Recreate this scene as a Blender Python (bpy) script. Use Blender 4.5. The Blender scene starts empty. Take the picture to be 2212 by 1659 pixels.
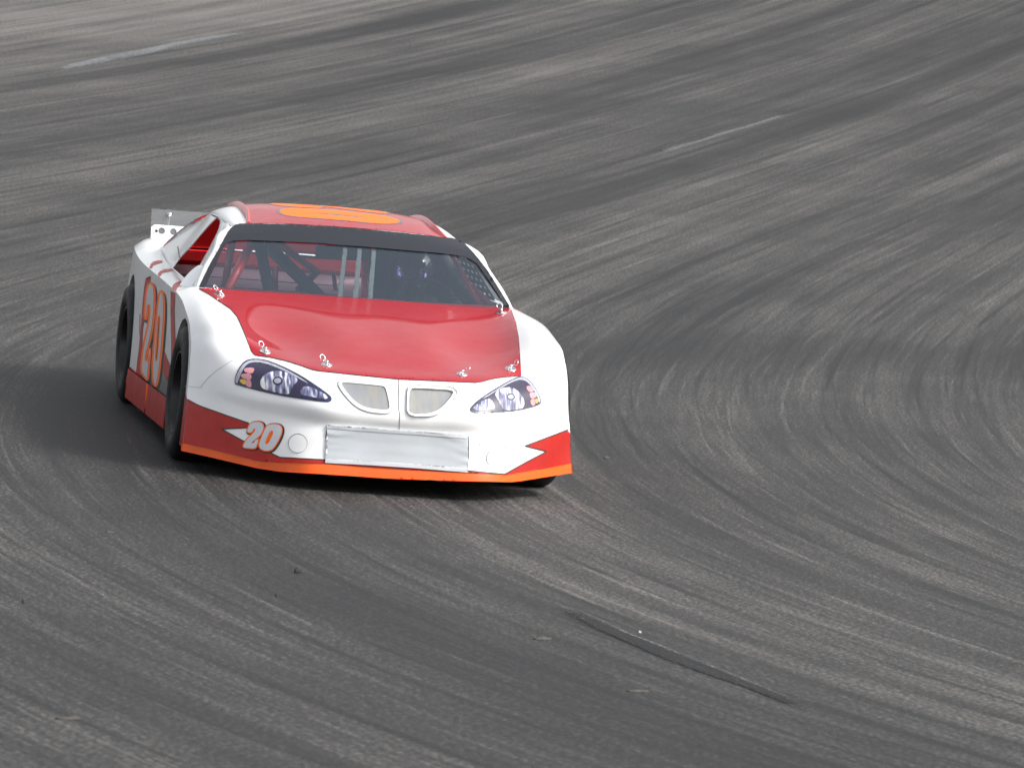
import bpy, bmesh, math, random
import numpy as np
from mathutils import Vector, Matrix
from mathutils.bvhtree import BVHTree
from mathutils.geometry import delaunay_2d_cdt
random.seed(4); rng = np.random.default_rng(4)
V3 = Vector; PI = math.pi
scene = bpy.context.scene
COL = scene.collection

# ---------------------------------------------------------------- frames
# body frame of the car: x to its left, y from nose to tail, z up; recovered camera in that frame
CR = np.array([0.9774695430779312, -0.1931445268665113, 0.08513802967259698])
CU = np.array([-0.06627353643567663, 0.10212242962734921, 0.9925617500867724])
CF = np.array([0.20040237205015698, 0.9758412786455176, -0.08702119378721396])
CO = np.array([-3.391948642997038, -19.125868241528057, 2.346159461610489])
FPX = 8772.30; PW, PH = 2212.0, 1659.0
UP = np.array([-0.1697440360288583, 0.008562027398222847, 0.9854509901154221]); UP /= np.linalg.norm(UP)
CENT = np.array([33.53073205882977, 0.7176817579541668, 5.839419971196001])
P0 = np.array([0, 2.3, .05]); RAD = 34.0636332; TB = math.tan(0.18227472)
XW = CENT - P0; XW -= UP * (XW @ UP); XW /= np.linalg.norm(XW)
YW = np.cross(UP, XW)
R3 = np.stack([XW, YW, UP])                      # body -> world
def b2w(p): return R3 @ (np.asarray(p, float) - P0)
M = Matrix(((*R3[0], 0), (*R3[1], 0), (*R3[2], 0), (0, 0, 0, 1)))
M.translation = V3(R3 @ (-P0))

def ray(px, py):
    d = CF + (px - PW/2)/FPX*CR - (py - PH/2)/FPX*CU
    return V3(CO), V3(d / np.linalg.norm(d))
def at_y(p, y):
    o, d = ray(*p); return o + d*((y - o.y)/d.y)
def at_x(p, x):
    o, d = ray(*p); return o + d*((x - o.x)/d.x)
# crops used while tracing (pixel of the enlarged crop -> photo pixel)
def mk(x0, y0, s): return lambda pts: [(x0 + x*s, y0 + y*s) for x, y in pts]
k1 = mk(241.4, 411.9, .24399); k2 = mk(710.1, 411.9, .24399); k3 = mk(241.4, 710.1, .24399); k4 = mk(710.1, 710.1, .24399)
kd = mk(241.44, 568.1, .25692); kw = mk(298.25, 426.07, .12841); kn = mk(383.46, 837.9, .13483)
khl = mk(482.9, 752.7, .11236); khr = mk(994.2, 795.3, .09631); kg = mk(724.3, 802.4, .12199)
kwl = mk(454.5, 482.9, .16051); kwr = mk(766.9, 482.9, .16051)

# ---------------------------------------------------------------- materials
def mat(name, col, rough=.5, metal=0, coat=0, spec=.5, noise=None, bump=None):
    m = bpy.data.materials.new(name); m.use_nodes = True
    nt = m.node_tree; b = nt.nodes['Principled BSDF']
    b.inputs['Base Color'].default_value = (*col, 1); b.inputs['Roughness'].default_value = rough
    b.inputs['Metallic'].default_value = metal; b.inputs['Coat Weight'].default_value = coat
    b.inputs['Coat Roughness'].default_value = .04; b.inputs['Specular IOR Level'].default_value = spec
    if noise or bump:
        tc = nt.nodes.new('ShaderNodeTexCoord')
        n = nt.nodes.new('ShaderNodeTexNoise'); n.inputs['Scale'].default_value = (noise or bump)[0]
        n.inputs['Detail'].default_value = 6; n.inputs['Roughness'].default_value = .65
        nt.links.new(tc.outputs['Object'], n.inputs['Vector'])
    if noise:
        mr = nt.nodes.new('ShaderNodeMapRange'); mr.inputs[1].default_value = .3; mr.inputs[2].default_value = .7
        mr.inputs[3].default_value = 1 - noise[1]; mr.inputs[4].default_value = 1 + noise[1]*.4
        nt.links.new(n.outputs['Fac'], mr.inputs[0])
        mx = nt.nodes.new('ShaderNodeMix'); mx.data_type = 'RGBA'; mx.blend_type = 'MULTIPLY'; mx.inputs[0].default_value = 1
        mx.inputs[6].default_value = (*col, 1); nt.links.new(mr.outputs[0], mx.inputs[7])
        nt.links.new(mx.outputs[2], b.inputs['Base Color'])
        m2 = nt.nodes.new('ShaderNodeMapRange'); m2.inputs[1].default_value = .3; m2.inputs[2].default_value = .7
        m2.inputs[3].default_value = rough*1.25; m2.inputs[4].default_value = rough*.8
        nt.links.new(n.outputs['Fac'], m2.inputs[0]); nt.links.new(m2.outputs[0], b.inputs['Roughness'])
    if bump:
        bp = nt.nodes.new('ShaderNodeBump'); bp.inputs['Strength'].default_value = bump[1]; bp.inputs['Distance'].default_value = bump[2]
        nt.links.new(n.outputs['Fac'], bp.inputs['Height']); nt.links.new(bp.outputs[0], b.inputs['Normal'])
    return m
WHITE = mat('white_paint', (.84, .845, .85), .32, coat=.6, noise=(9, .05))
RED = mat('red_paint', (.36, .007, .014), .42, coat=.7, spec=.1, noise=(7, .03))
REDV = mat('red_vinyl', (.42, .014, .009), .45, coat=.15, spec=.3, noise=(9, .14))
ORANGE = mat('orange_vinyl', (.88, .125, .010), .42, noise=(11, .14))
ORANGEP = mat('orange_number', (1.0, .18, .025), .5, spec=.2)
BLACKV = mat('black_vinyl', (.018, .018, .018), .45)
GREYV = mat('grey_vinyl', (.115, .115, .118), .42, coat=.3)
SILVER = mat('silver_vinyl', (.62, .625, .66), .35, coat=.2, noise=(14, .06))
SEAM = mat('seam_shadow_gap', (.06, .06, .065), .7)
SEAMG = mat('panel_joint', (.42, .42, .42), .7)
TAPE = mat('tape', (.43, .46, .49), .36, noise=(5, .10))
BLACKB = mat('windshield_band', (.012, .0145, .021), .34, coat=.3, noise=(40, .08))
RUBBER = mat('rubber', (.0095, .0095, .010), .6, spec=.3, noise=(22, .35), bump=(60, .3, .004))
RIM = mat('black_rim', (.012, .012, .013), .38, noise=(18, .3))
CHROME = mat('chrome', (.75, .75, .76), .16, metal=1)
STEEL = mat('dull_steel', (.42, .43, .43), .42, metal=.6)
STRAP = mat('aluminium_strap', (.24, .27, .265), .6)
CAGE = mat('cage_red', (.62, .03, .028), .35, coat=.6)
CAGED = mat('cage_dark_red', (.26, .022, .026), .45, coat=.3)
PAD = mat('black_padding', (.016, .018, .020), .8)
TRAY = mat('tray_mauve', (.60, .41, .46), .7, spec=.15, noise=(6, .12))
TRAYR = mat('tray_red', (.72, .018, .020), .8, spec=.05)
DARK = mat('underbody_black', (.008, .008, .008), .9)
SUIT = mat('driver_suit', (.02, .021, .028), .8)
HELM = mat('helmet_black', (.012, .012, .016), .25, coat=.6)
VIS1 = mat('visor_reflection_violet', (.50, .36, 1.0), .22, metal=1)  # this and the next two: visor reflections painted in as metallic colour
VIS2 = mat('visor_reflection_blue', (.14, .60, 1.0), .22, metal=1)
VIS3 = mat('visor_reflection_teal', (.08, .60, .80), .25, metal=1)
YEL = mat('yellow_label', (.75, .62, .18), .5)
NETW = mat('white_web', (.75, .75, .76), .6)
PINK = mat('lens_pink', (.62, .27, .30), .3, coat=.4)
AMB = mat('lens_amber', (.68, .42, .04), .3, coat=.4)
AMB2 = mat('lens_orange', (.78, .34, .06), .3, coat=.4)
NAVY = mat('lamp_navy', (.022, .030, .075), .3, coat=.5)
VIOLET = mat('lamp_violet', (.030, .022, .060), .3, coat=.5, noise=(60, .25))
SILV = mat('lamp_silver', (.42, .42, .50), .25, coat=.5, noise=(50, .3))

def lamp_reflector():
    m = mat('lamp_reflector', (.5, .5, .6), .28, coat=.5); nt = m.node_tree; b = nt.nodes['Principled BSDF']
    tc = nt.nodes.new('ShaderNodeTexCoord'); mp = nt.nodes.new('ShaderNodeMapping')
    mp.inputs['Scale'].default_value = (75, 12, 14); nt.links.new(tc.outputs['Object'], mp.inputs['Vector'])
    n = nt.nodes.new('ShaderNodeTexNoise'); n.inputs['Scale'].default_value = 1; n.inputs['Detail'].default_value = 1.5
    nt.links.new(mp.outputs[0], n.inputs['Vector'])
    r = nt.nodes.new('ShaderNodeValToRGB'); e = r.color_ramp.elements
    e[0].position = .32; e[0].color = (.035, .035, .10, 1); e[1].position = .68; e[1].color = (.80, .80, .84, 1)
    x = e.new(.50); x.color = (.20, .21, .34, 1)
    nt.links.new(n.outputs['Fac'], r.inputs[0]); nt.links.new(r.outputs[0], b.inputs['Base Color'])
    return m
REFL = lamp_reflector()

def grille_mat():
    m = mat('grille_wire', (.4, .4, .4), .55); nt = m.node_tree; b = nt.nodes['Principled BSDF']
    tc = nt.nodes.new('ShaderNodeTexCoord')
    n = nt.nodes.new('ShaderNodeTexNoise'); n.inputs['Scale'].default_value = 26; n.inputs['Detail'].default_value = 1
    mp = nt.nodes.new('ShaderNodeMapping'); mp.inputs['Rotation'].default_value = (0, .5, 0); mp.inputs['Scale'].default_value = (1.6, .3, .35)
    nt.links.new(tc.outputs['Object'], mp.inputs[0]); nt.links.new(mp.outputs[0], n.inputs['Vector'])
    r = nt.nodes.new('ShaderNodeValToRGB'); e = r.color_ramp.elements
    e[0].position = .40; e[0].color = (.275, .29, .315, 1); e[1].position = .60; e[1].color = (.32, .315, .295, 1)
    nt.links.new(n.outputs['Fac'], r.inputs[0])
    w = nt.nodes.new('ShaderNodeTexWave'); w.wave_type = 'BANDS'; w.bands_direction = 'X'; w.inputs['Scale'].default_value = 62
    w.inputs['Distortion'].default_value = .3; nt.links.new(tc.outputs['Object'], w.inputs['Vector'])
    mr = nt.nodes.new('ShaderNodeMapRange'); mr.inputs[3].default_value = .55; mr.inputs[4].default_value = 1.15
    nt.links.new(w.outputs['Fac'], mr.inputs[0])
    mx = nt.nodes.new('ShaderNodeMix'); mx.data_type = 'RGBA'; mx.blend_type = 'MULTIPLY'; mx.inputs[0].default_value = 1
    nt.links.new(r.outputs[0], mx.inputs[6]); nt.links.new(mr.outputs[0], mx.inputs[7]); nt.links.new(mx.outputs[2], b.inputs['Base Color'])
    return m
GRILLE = grille_mat()

def glass(name, tint, dust_haze, dcol=(.5, .52, .55), ior=1.5, refl=1.0):
    m = bpy.data.materials.new(name); m.use_nodes = True; nt = m.node_tree; nt.nodes.clear()
    out = nt.nodes.new('ShaderNodeOutputMaterial')
    tr = nt.nodes.new('ShaderNodeBsdfTransparent'); tr.inputs[0].default_value = (*tint, 1)
    df = nt.nodes.new('ShaderNodeBsdfDiffuse'); df.inputs[0].default_value = (*dcol, 1)
    gl = nt.nodes.new('ShaderNodeBsdfGlossy'); gl.inputs['Roughness'].default_value = .03
    m1 = nt.nodes.new('ShaderNodeMixShader'); m1.inputs[0].default_value = dust_haze
    fr = nt.nodes.new('ShaderNodeFresnel'); fr.inputs[0].default_value = ior
    mu = nt.nodes.new('ShaderNodeMath'); mu.operation = 'MULTIPLY'; mu.inputs[1].default_value = refl; mu.use_clamp = True
    m2 = nt.nodes.new('ShaderNodeMixShader')
    nt.links.new(tr.outputs[0], m1.inputs[1]); nt.links.new(df.outputs[0], m1.inputs[2])
    nt.links.new(fr.outputs[0], mu.inputs[0]); nt.links.new(mu.outputs[0], m2.inputs[0])
    nt.links.new(m1.outputs[0], m2.inputs[1]); nt.links.new(gl.outputs[0], m2.inputs[2]); nt.links.new(m2.outputs[0], out.inputs[0])
    return m
GLASS = glass('windshield_glass', (.92, .95, .97), .085, dcol=(.30, .41, .56), refl=1.0)  # bluish veil: sky haze put into the glass colour along with dust
REARG = glass('rear_window_plastic', (.95, .82, .81), .12, dcol=(.55, .48, .42))
CLEAR = glass('clear_plastic', (.92, .93, .94), .16, dcol=(.55, .57, .6))

# ---------------------------------------------------------------- object helpers
def tag(o, label=None, cat=None, group=None, kind=None):
    for k, v in (('label', label), ('category', cat), ('group', group), ('kind', kind)):
        if v: o[k] = v
    return o
def empty(name, mw=None, parent=None):
    o = bpy.data.objects.new(name, None); COL.objects.link(o); o.empty_display_size = .2
    if mw is not None: o.matrix_world = mw
    if parent: o.parent = parent
    return o
def link(name, bm, m, parent=None, smooth=True, angle=None):
    me = bpy.data.meshes.new(name)
    for f in bm.faces: f.smooth = smooth
    if angle:
        for e in bm.edges:
            if len(e.link_faces) == 2 and e.calc_face_angle(0) > angle: e.smooth = False
    bm.to_mesh(me); bm.free()
    for x in (m if isinstance(m, (list, tuple)) else [m]): me.materials.append(x)
    o = bpy.data.objects.new(name, me); COL.objects.link(o)
    if parent: o.parent = parent
    return o
def from_data(name, vs, fs, m, parent=None, smooth=True):
    bm = bmesh.new(); bv = [bm.verts.new(v) for v in vs]
    for f in fs:
        try: bm.faces.new([bv[i] for i in f])
        except ValueError: pass
    return link(name, bm, m, parent, smooth)
def tube(bm, pts, r, n=10, closed=False):
    pts = [V3(p) for p in pts]; N = len(pts); rings = []
    rs = r if isinstance(r, (list, tuple)) else [r]*N
    prev = None
    for i, p in enumerate(pts):
        a = pts[i-1] if (i > 0 or closed) else p; b = pts[(i+1) % N] if (i < N-1 or closed) else p
        t = (b - a).normalized()
        if prev is None: u = t.orthogonal().normalized()
        else: u = (prev - t*prev.dot(t)).normalized()
        prev = u; w = t.cross(u)
        rings.append([bm.verts.new(p + (u*math.cos(2*PI*k/n) + w*math.sin(2*PI*k/n))*rs[i]) for k in range(n)])
    for i in range(N if closed else N-1):
        A, B = rings[i], rings[(i+1) % N]
        for k in range(n): bm.faces.new((A[k], A[(k+1) % n], B[(k+1) % n], B[k]))
    if not closed:
        bm.faces.new(rings[0][::-1]); bm.faces.new(rings[-1])
def box(bm, c, s, rot=None):
    c = V3(c); vs = []
    for i in (-1, 1):
        for j in (-1, 1):
            for k in (-1, 1):
                p = V3((i*s[0]/2, j*s[1]/2, k*s[2]/2))
                if rot: p = rot @ p
                vs.append(bm.verts.new(c + p))
    for f in ((0,1,3,2),(4,6,7,5),(0,4,5,1),(2,3,7,6),(0,2,6,4),(1,5,7,3)): bm.faces.new([vs[i] for i in f])

# ---------------------------------------------------------------- splines
def spl(t, P, tn):
    t = np.asarray(t, float); P = np.asarray(P, float); n = len(t); h = np.diff(t)
    A = np.zeros((n, n)); B = np.zeros_like(P); A[0, 0] = A[-1, -1] = 1
    for i in range(1, n-1):
        A[i, i-1] = h[i-1]; A[i, i] = 2*(h[i-1] + h[i]); A[i, i+1] = h[i]
        B[i] = 6*((P[i+1]-P[i])/h[i] - (P[i]-P[i-1])/h[i-1])
    Mm = np.linalg.solve(A, B)
    out = []
    for x in tn:
        i = min(max(np.searchsorted(t, x, 'right')-1, 0), n-2); hh = h[i]; a = (t[i+1]-x)/hh; b = (x-t[i])/hh
        out.append(a*P[i] + b*P[i+1] + ((a**3-a)*Mm[i] + (b**3-b)*Mm[i+1])*hh*hh/6)
    return np.array(out)
def params(G, axis):
    d = np.linalg.norm(np.diff(G, axis=axis), axis=2); d = d.mean(axis=1 - axis)
    return np.concatenate([[0], np.cumsum(np.maximum(d, 1e-3))])
def seg_samples(t, cell):
    out = [t[0]]; idx = [0]
    for a, b in zip(t[:-1], t[1:]):
        n = max(2, int(round((b-a)/cell))); out += list(a + (b-a)*np.arange(1, n+1)/n); idx.append(len(out)-1)
    return np.array(out), idx
def upgrid(G, cell):
    G = np.array(G, float); tv = params(G, 0); tu = params(G, 1)
    nu, iu = seg_samples(tu, cell); nv, iv = seg_samples(tv, cell)
    H = np.stack([spl(tu, row, nu) for row in G])
    H = np.stack([spl(tv, H[:, j], nv) for j in range(H.shape[1])], 1)
    return H, iu, iv
def grid_mesh(H, vs, fs):
    o = len(vs); n, m = H.shape[:2]; vs += [V3(p) for p in H.reshape(-1, 3)]
    for i in range(n-1):
        for j in range(m-1): fs.append((o+i*m+j, o+i*m+j+1, o+(i+1)*m+j+1, o+(i+1)*m+j))

# ---------------------------------------------------------------- body shape (measured from the photo, half width)
NOSE = [
 [(0,1.85,.935),(.25,1.85,.935),(.48,1.86,.932),(.68,1.87,.93),(.815,1.88,.915),(.875,1.89,.885),(.932,1.90,.862)],
 [(0,1.53,.888),(.25,1.535,.888),(.48,1.55,.887),(.68,1.565,.886),(.815,1.58,.890),(.875,1.59,.878),(.932,1.605,.855)],
 [(0,1.25,.846),(.25,1.25,.845),(.46,1.25,.831),(.665,1.255,.832),(.80,1.26,.868),(.875,1.255,.868),(.938,1.25,.837)],
 [(0,.97,.797),(.24,.97,.797),(.44,.97,.772),(.65,.975,.780),(.785,.98,.838),(.872,.98,.845),(.943,.97,.792)],
 [(0,.72,.748),(.23,.72,.748),(.425,.72,.715),(.63,.73,.728),(.765,.75,.795),(.868,.77,.812),(.945,.80,.752)],
 [(0,.45,.690),(.225,.45,.688),(.415,.46,.670),(.605,.53,.691),(.745,.58,.745),(.857,.63,.762),(.946,.72,.70)],
 [(0,.22,.638),(.215,.235,.640),(.408,.275,.643),(.575,.38,.657),(.70,.48,.685),(.843,.555,.712),(.946,.68,.675)],
 [(0,.116,.613),(.21,.135,.617),(.404,.184,.622),(.56,.30,.636),(.68,.415,.652),(.835,.50,.672),(.948,.655,.64)],
 [(0,.06,.55),(.22,.075,.555),(.40,.105,.565),(.55,.185,.575),(.68,.29,.588),(.83,.43,.60),(.951,.625,.575)],
 [(0,.012,.485),(.20,.018,.487),(.37,.03,.492),(.53,.12,.505),(.68,.25,.515),(.835,.40,.525),(.954,.60,.50)],
 [(0,-0.007,.452),(.20,-0.003,.452),(.37,0.012,.455),(.53,0.102,.462),(.68,0.232,.468),(.835,0.392,.475),(.957,0.585,.455)],
 [(0,-0.008,.418),(.20,-0.002,.418),(.37,0.016,.420),(.53,0.104,.426),(.68,0.232,.430),(.835,0.388,.434),(.959,0.566,.42)],
 [(0,0.003,.385),(.20,0.007,.385),(.37,0.025,.385),(.53,0.105,.388),(.68,0.229,.39),(.835,0.379,.392),(.961,0.543,.385)],
 [(0,0.000,.335),(.20,0.004,.335),(.38,0.014,.335),(.53,0.086,.335),(.68,0.214,.337),(.835,0.366,.340),(.963,0.531,.342)],
 [(0,-.020,.26),(.20,-.016,.26),(.39,-.006,.26),(.53,.060,.26),(.68,.193,.265),(.835,.352,.268),(.967,.515,.272)],
 [(0,-.040,.19),(.20,-.037,.19),(.40,-.028,.19),(.53,.040,.193),(.68,.177,.20),(.835,.342,.207),(.970,.495,.215)],
 [(0,-.050,.128),(.20,-.048,.128),(.40,-.040,.130),(.53,.030,.135),(.68,.168,.145),(.835,.335,.157),(.972,.488,.168)],
 [(0,-.055,.07),(.20,-.053,.07),(.40,-.045,.07),(.53,.025,.075),(.68,.163,.085),(.835,.330,.097),(.974,.483,.108)],
]
def full(G): return [[(-x, y, z) for x, y, z in row[:0:-1]] + list(row) for row in G]
HN, iuN, ivN = upgrid(full(NOSE), .011)
# side: front row is the corner edge of the nose
front = [NOSE[r][6] for r in range(7, 18)]
zf = np.array([p[2] for p in front]); tf = (zf - zf[-1])/(zf[0]-zf[-1])
def side_row(yc, xc, zc, yb, xb, zb, bulge):
    out = []
    for t in tf:
        x = xb + (xc-xb)*t + bulge*4*t*(1-t); y = yb + (yc-yb)*t; z = zb + (zc-zb)*t
        out.append((x, y, z))
    return out
SIDE = [front,
 side_row(.68,.946,.675,.53,.970,.112,.004), side_row(.72,.946,.70,.62,.965,.115,.006), side_row(.80,.945,.752,.75,.962,.115,.008),
 side_row(.97,.943,.792,.96,.958,.115,.009), side_row(1.25,.938,.837,1.25,.954,.115,.010), side_row(1.605,.932,.855,1.6,.952,.115,.008),
 side_row(2.2,.930,.866,2.2,.950,.115,.004), side_row(2.9,.930,.874,2.9,.950,.115,.006), side_row(3.5,.928,.892,3.5,.952,.115,.012),
 side_row(3.9,.908,.905,3.9,.938,.115,.014), side_row(4.3,.872,.905,4.3,.90,.13,.016), side_row(4.62,.83,.895,4.62,.862,.15,.016), side_row(4.85,.80,.885,4.85,.83,.17,.015)]
HS, iuS, ivS = upgrid(SIDE, .014)
SHELF = [[(.815,1.58,.890),(.875,1.59,.878),(.932,1.605,.855)],
 [(.850,1.76,.867),(.885,1.78,.868),(.931,1.80,.859)], [(.836,2.1,.871),(.882,2.1,.874),(.930,2.1,.864)], [(.815,2.65,.878),(.872,2.65,.883),(.930,2.65,.871)],
 [(.800,3.05,.884),(.866,3.05,.890),(.930,3.05,.877)], [(.789,3.4,.900),(.862,3.4,.907),(.929,3.4,.889)],
 [(.775,3.85,.935),(.845,3.85,.935),(.911,3.85,.904)]]
HH, _, _ = upgrid(SHELF, .014)
DECK = [[(0,3.85,.955),(.4,3.85,.955),(.70,3.85,.950),(.775,3.85,.935),(.845,3.85,.935),(.911,3.85,.904)],
 [(0,4.3,.972),(.4,4.3,.972),(.68,4.3,.968),(.76,4.3,.958),(.82,4.3,.942),(.872,4.3,.905)],
 [(0,4.62,.962),(.4,4.62,.962),(.66,4.62,.956),(.72,4.62,.945),(.78,4.62,.93),(.83,4.62,.895)],
 [(0,4.85,.95),(.4,4.85,.95),(.63,4.85,.944),(.69,4.85,.935),(.75,4.85,.92),(.80,4.85,.885)]]
HD, _, _ = upgrid(full(DECK), .02)
def snap(P, line):
    A, B = line[:-1], line[1:]; D = B-A; L2 = (D*D).sum(1)+1e-12; out = []
    for p in P:
        t = np.clip(((p-A)*D).sum(1)/L2, 0, 1); Q = A + D*t[:, None]; out.append(Q[((Q-p)**2).sum(1).argmin()])
    return np.array(out)
NE = HN[:, -1]
HS[0] = snap(HS[0], NE[ivN[7]:]); k_ = HS[:, 0, 1] < 1.606
HS[k_, 0] = snap(HS[k_, 0], NE[ivN[1]:ivN[7]+1]); HH[:, -1] = snap(HH[:, -1], HS[:, 0])

ROOF = [[(0,1.99,1.229),(.20,1.992,1.227),(.40,1.996,1.221),(.50,2.0,1.212),(.565,1.988,1.200),(.605,1.97,1.185)],
 [(0,2.2,1.274),(.20,2.2,1.271),(.40,2.2,1.260),(.50,2.2,1.246),(.572,2.2,1.226),(.615,2.2,1.196)],
 [(0,2.55,1.309),(.20,2.55,1.306),(.40,2.55,1.295),(.50,2.55,1.280),(.575,2.55,1.254),(.62,2.55,1.208)],
 [(0,2.9,1.299),(.20,2.9,1.296),(.40,2.9,1.284),(.50,2.9,1.268),(.570,2.9,1.242),(.612,2.9,1.204)],
 [(0,3.15,1.268),(.20,3.15,1.265),(.40,3.15,1.253),(.50,3.15,1.237),(.56,3.15,1.214),(.60,3.15,1.185)]]
ROOF = [[(x, y, z - (.016*min(1, (y-1.97)/.3) if x < .53 else .010*min(1, (y-1.97)/.3) if x < .59 else 0)) for x, y, z in row] for row in ROOF]
ROOF = [row + [(row[-1][0]-.002, row[-1][1], row[-1][2]-.022)] for row in ROOF]
HR, iuR, ivR = upgrid(full(ROOF), .014)
# side of the greenhouse: from windshield edge to the tail of the sail panel
fz = [0, .118, .32, .616, 1]
def gh_row(a, b, bul): return [tuple(np.array(a)*(1-t) + np.array(b)*t + np.array([bul*4*t*(1-t), 0, 0])) for t in fz]
WEDGE = [(.605,1.97,1.185),(.6525,1.90,1.15),(.695,1.80,1.09),(.7525,1.70,1.0025),(.815,1.57,.889)]
POUT = [tuple(np.array(a)+np.array(d)) for a, d in zip(WEDGE, [(.030,.010,.004), (.044,.020,.003), (.031,.014,0), (.028,.014,0), (.022,.014,-.004)])]
GH = [POUT, gh_row((.615,2.2,1.196),(.850,1.76,.868),.010), gh_row((.62,2.55,1.208),(.826,2.35,.876),.012), gh_row((.612,2.9,1.204),(.808,2.85,.882),.012),
 gh_row((.60,3.15,1.185),(.797,3.15,.888),.012), gh_row((.655,3.48,1.10),(.787,3.45,.906),.008), gh_row((.765,3.80,.946),(.777,3.84,.935),0)]
HG, iuG, ivG = upgrid(GH, .014)
mir = lambda H: H * np.array([-1, 1, 1])

def ext(H, d=.04):
    def e(a, b): v = a-b; return a + v/np.linalg.norm(v, axis=1, keepdims=True)*d
    H = np.concatenate([e(H[0], H[1])[None], H, e(H[-1], H[-3])[None]], 0)
    return np.concatenate([e(H[:, 0], H[:, 1])[:, None], H, e(H[:, -1], H[:, -2])[:, None]], 1)
def bvh_of(*Hs):
    vs, fs = [], []
    for H in Hs: grid_mesh(H, vs, fs)
    return BVHTree.FromPolygons(vs, fs)
T_BODY = bvh_of(HN, HS, mir(HS), HH, mir(HH), HD)
T_SIDE = bvh_of(mir(HS), mir(HH)); T_ROOF = bvh_of(HR); T_GH = bvh_of(mir(HG), HG, HR); T_SIDEL = bvh_of(HS, HH)
# windshield surface
WE = np.array(WEDGE[::-1]); WZ = (WE[:, 2]-.889)/(1.185-.889)
def wpt(s, t):
    xe, ye, ze = (np.interp(t, WZ, WE[:, i]) if 0 <= t <= 1 else (WE[0, i]+(WE[1, i]-WE[0, i])*t/WZ[1] if t < 0 else WE[-1, i]+(WE[-1, i]-WE[-2, i])*(t-1)/(1-WZ[-2])) for i in range(3))
    yc = 1.525 + .467*t; zc = .888 + .341*t; bow = .010*4*t*(1-t)
    return (s*xe, yc + (ye-yc)*s*s - bow*(1-s*s), zc + (ze-zc)*s*s + bow*(1-s*s))
HW = np.array([[wpt(s, t) for s in np.linspace(-1.06, 1.06, 90)] for t in np.linspace(-.12, 1.12, 60)])
T_WS = bvh_of(HW)

# ---------------------------------------------------------------- decals: outlines laid on a surface
def pip(p, poly):
    c = False; j = len(poly)-1
    for i in range(len(poly)):
        a, b = poly[i], poly[j]
        if (a[1] > p[1]) != (b[1] > p[1]) and p[0] < (b[0]-a[0])*(p[1]-a[1])/(b[1]-a[1]) + a[0]: c = not c
        j = i
    return c
def dens(poly, sp):
    out = []
    for a, b in zip(poly, list(poly[1:]) + [poly[0]]):
        n = max(1, int(math.ceil(math.dist(a, b)/sp))); out += [(a[0]+(b[0]-a[0])*k/n, a[1]+(b[1]-a[1])*k/n) for k in range(n)]
    return out
def rnd(poly, it=2):
    for _ in range(it):
        q = []
        for a, b in zip(poly, list(poly[1:]) + [poly[0]]):
            q += [(a[0]*.75+b[0]*.25, a[1]*.75+b[1]*.25), (a[0]*.25+b[0]*.75, a[1]*.25+b[1]*.75)]
        poly = q
    return poly
def area(p): return sum(a[0]*b[1]-b[0]*a[1] for a, b in zip(p, list(p[1:])+[p[0]]))/2
def offs(poly, d):
    if area(poly) < 0: poly = poly[::-1]
    out = []; n = len(poly)
    for i in range(n):
        a, b, c = poly[i-1], poly[i], poly[(i+1) % n]
        e1 = np.array(b)-np.array(a); e2 = np.array(c)-np.array(b); e1 /= np.linalg.norm(e1)+1e-9; e2 /= np.linalg.norm(e2)+1e-9
        n1 = np.array([e1[1], -e1[0]]); n2 = np.array([e2[1], -e2[0]]); m = n1+n2; m /= np.linalg.norm(m)+1e-9
        k = min(1/max(m@n1, .3), 1.8); out.append(tuple(np.array(b)+m*d*k))
    return out
def tri2d(outer, holes, sp, inner=True):
    loops = [dens(outer, sp)] + [dens(h, sp) for h in holes]; pts = []; edges = []
    for L in loops:
        o = len(pts); pts += L; edges += [(o+i, o+(i+1) % len(L)) for i in range(len(L))]
    nb = len(pts); B = np.array(pts)
    if inner:
        x0, y0 = B.min(0); x1, y1 = B.max(0)
        for i, x in enumerate(np.arange(x0+sp*.5, x1, sp)):
            for y in np.arange(y0+sp*(.5+.5*(i % 2)), y1, sp):
                if pip((x, y), outer) and not any(pip((x, y), h) for h in holes) and ((B-(x, y))**2).sum(1).min() > (sp*.45)**2: pts.append((x, y))
    r = delaunay_2d_cdt([V3((*p, 0)).to_2d() for p in pts], edges, [], 0, 1e-6)
    vs, fs = r[0], r[2]; keep = []
    for f in fs:
        c = sum((vs[i] for i in f), V3((0, 0)).to_2d())/len(f)
        if pip(c, outer) and not any(pip(c, h) for h in holes): keep.append(tuple(f))
    return [tuple(v) for v in vs], keep
def cast(T, o, d):
    h = T.ray_cast(o, d)
    if h[0] is None:
        q = T.find_nearest(o + d*20.0); s = (q[0]-o).dot(d); h = T.find_nearest(o + d*s)
        return h[0], h[1]
    return h[0], h[1]
def lay(outer, T, off, holes=(), sp=5, proj=None, inner=True):
    """outline -> vertices on surface T lifted by off along its normal"""
    vs, fs = tri2d(outer, list(holes), sp, inner); out = []
    for v in vs:
        o, d = proj(v) if proj else ray(*v)
        p, n = cast(T, o, d)
        if n.dot(d) > 0: n = -n
        out.append(p + n*off)
    # orientation
    if fs:
        a, b, c = (out[i] for i in fs[0][:3]); nn = (b-a).cross(c-a); o, d = proj(vs[fs[0][0]]) if proj else ray(*vs[fs[0][0]])
        if nn.dot(d) > 0: fs = [f[::-1] for f in fs]
    return out, fs
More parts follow.
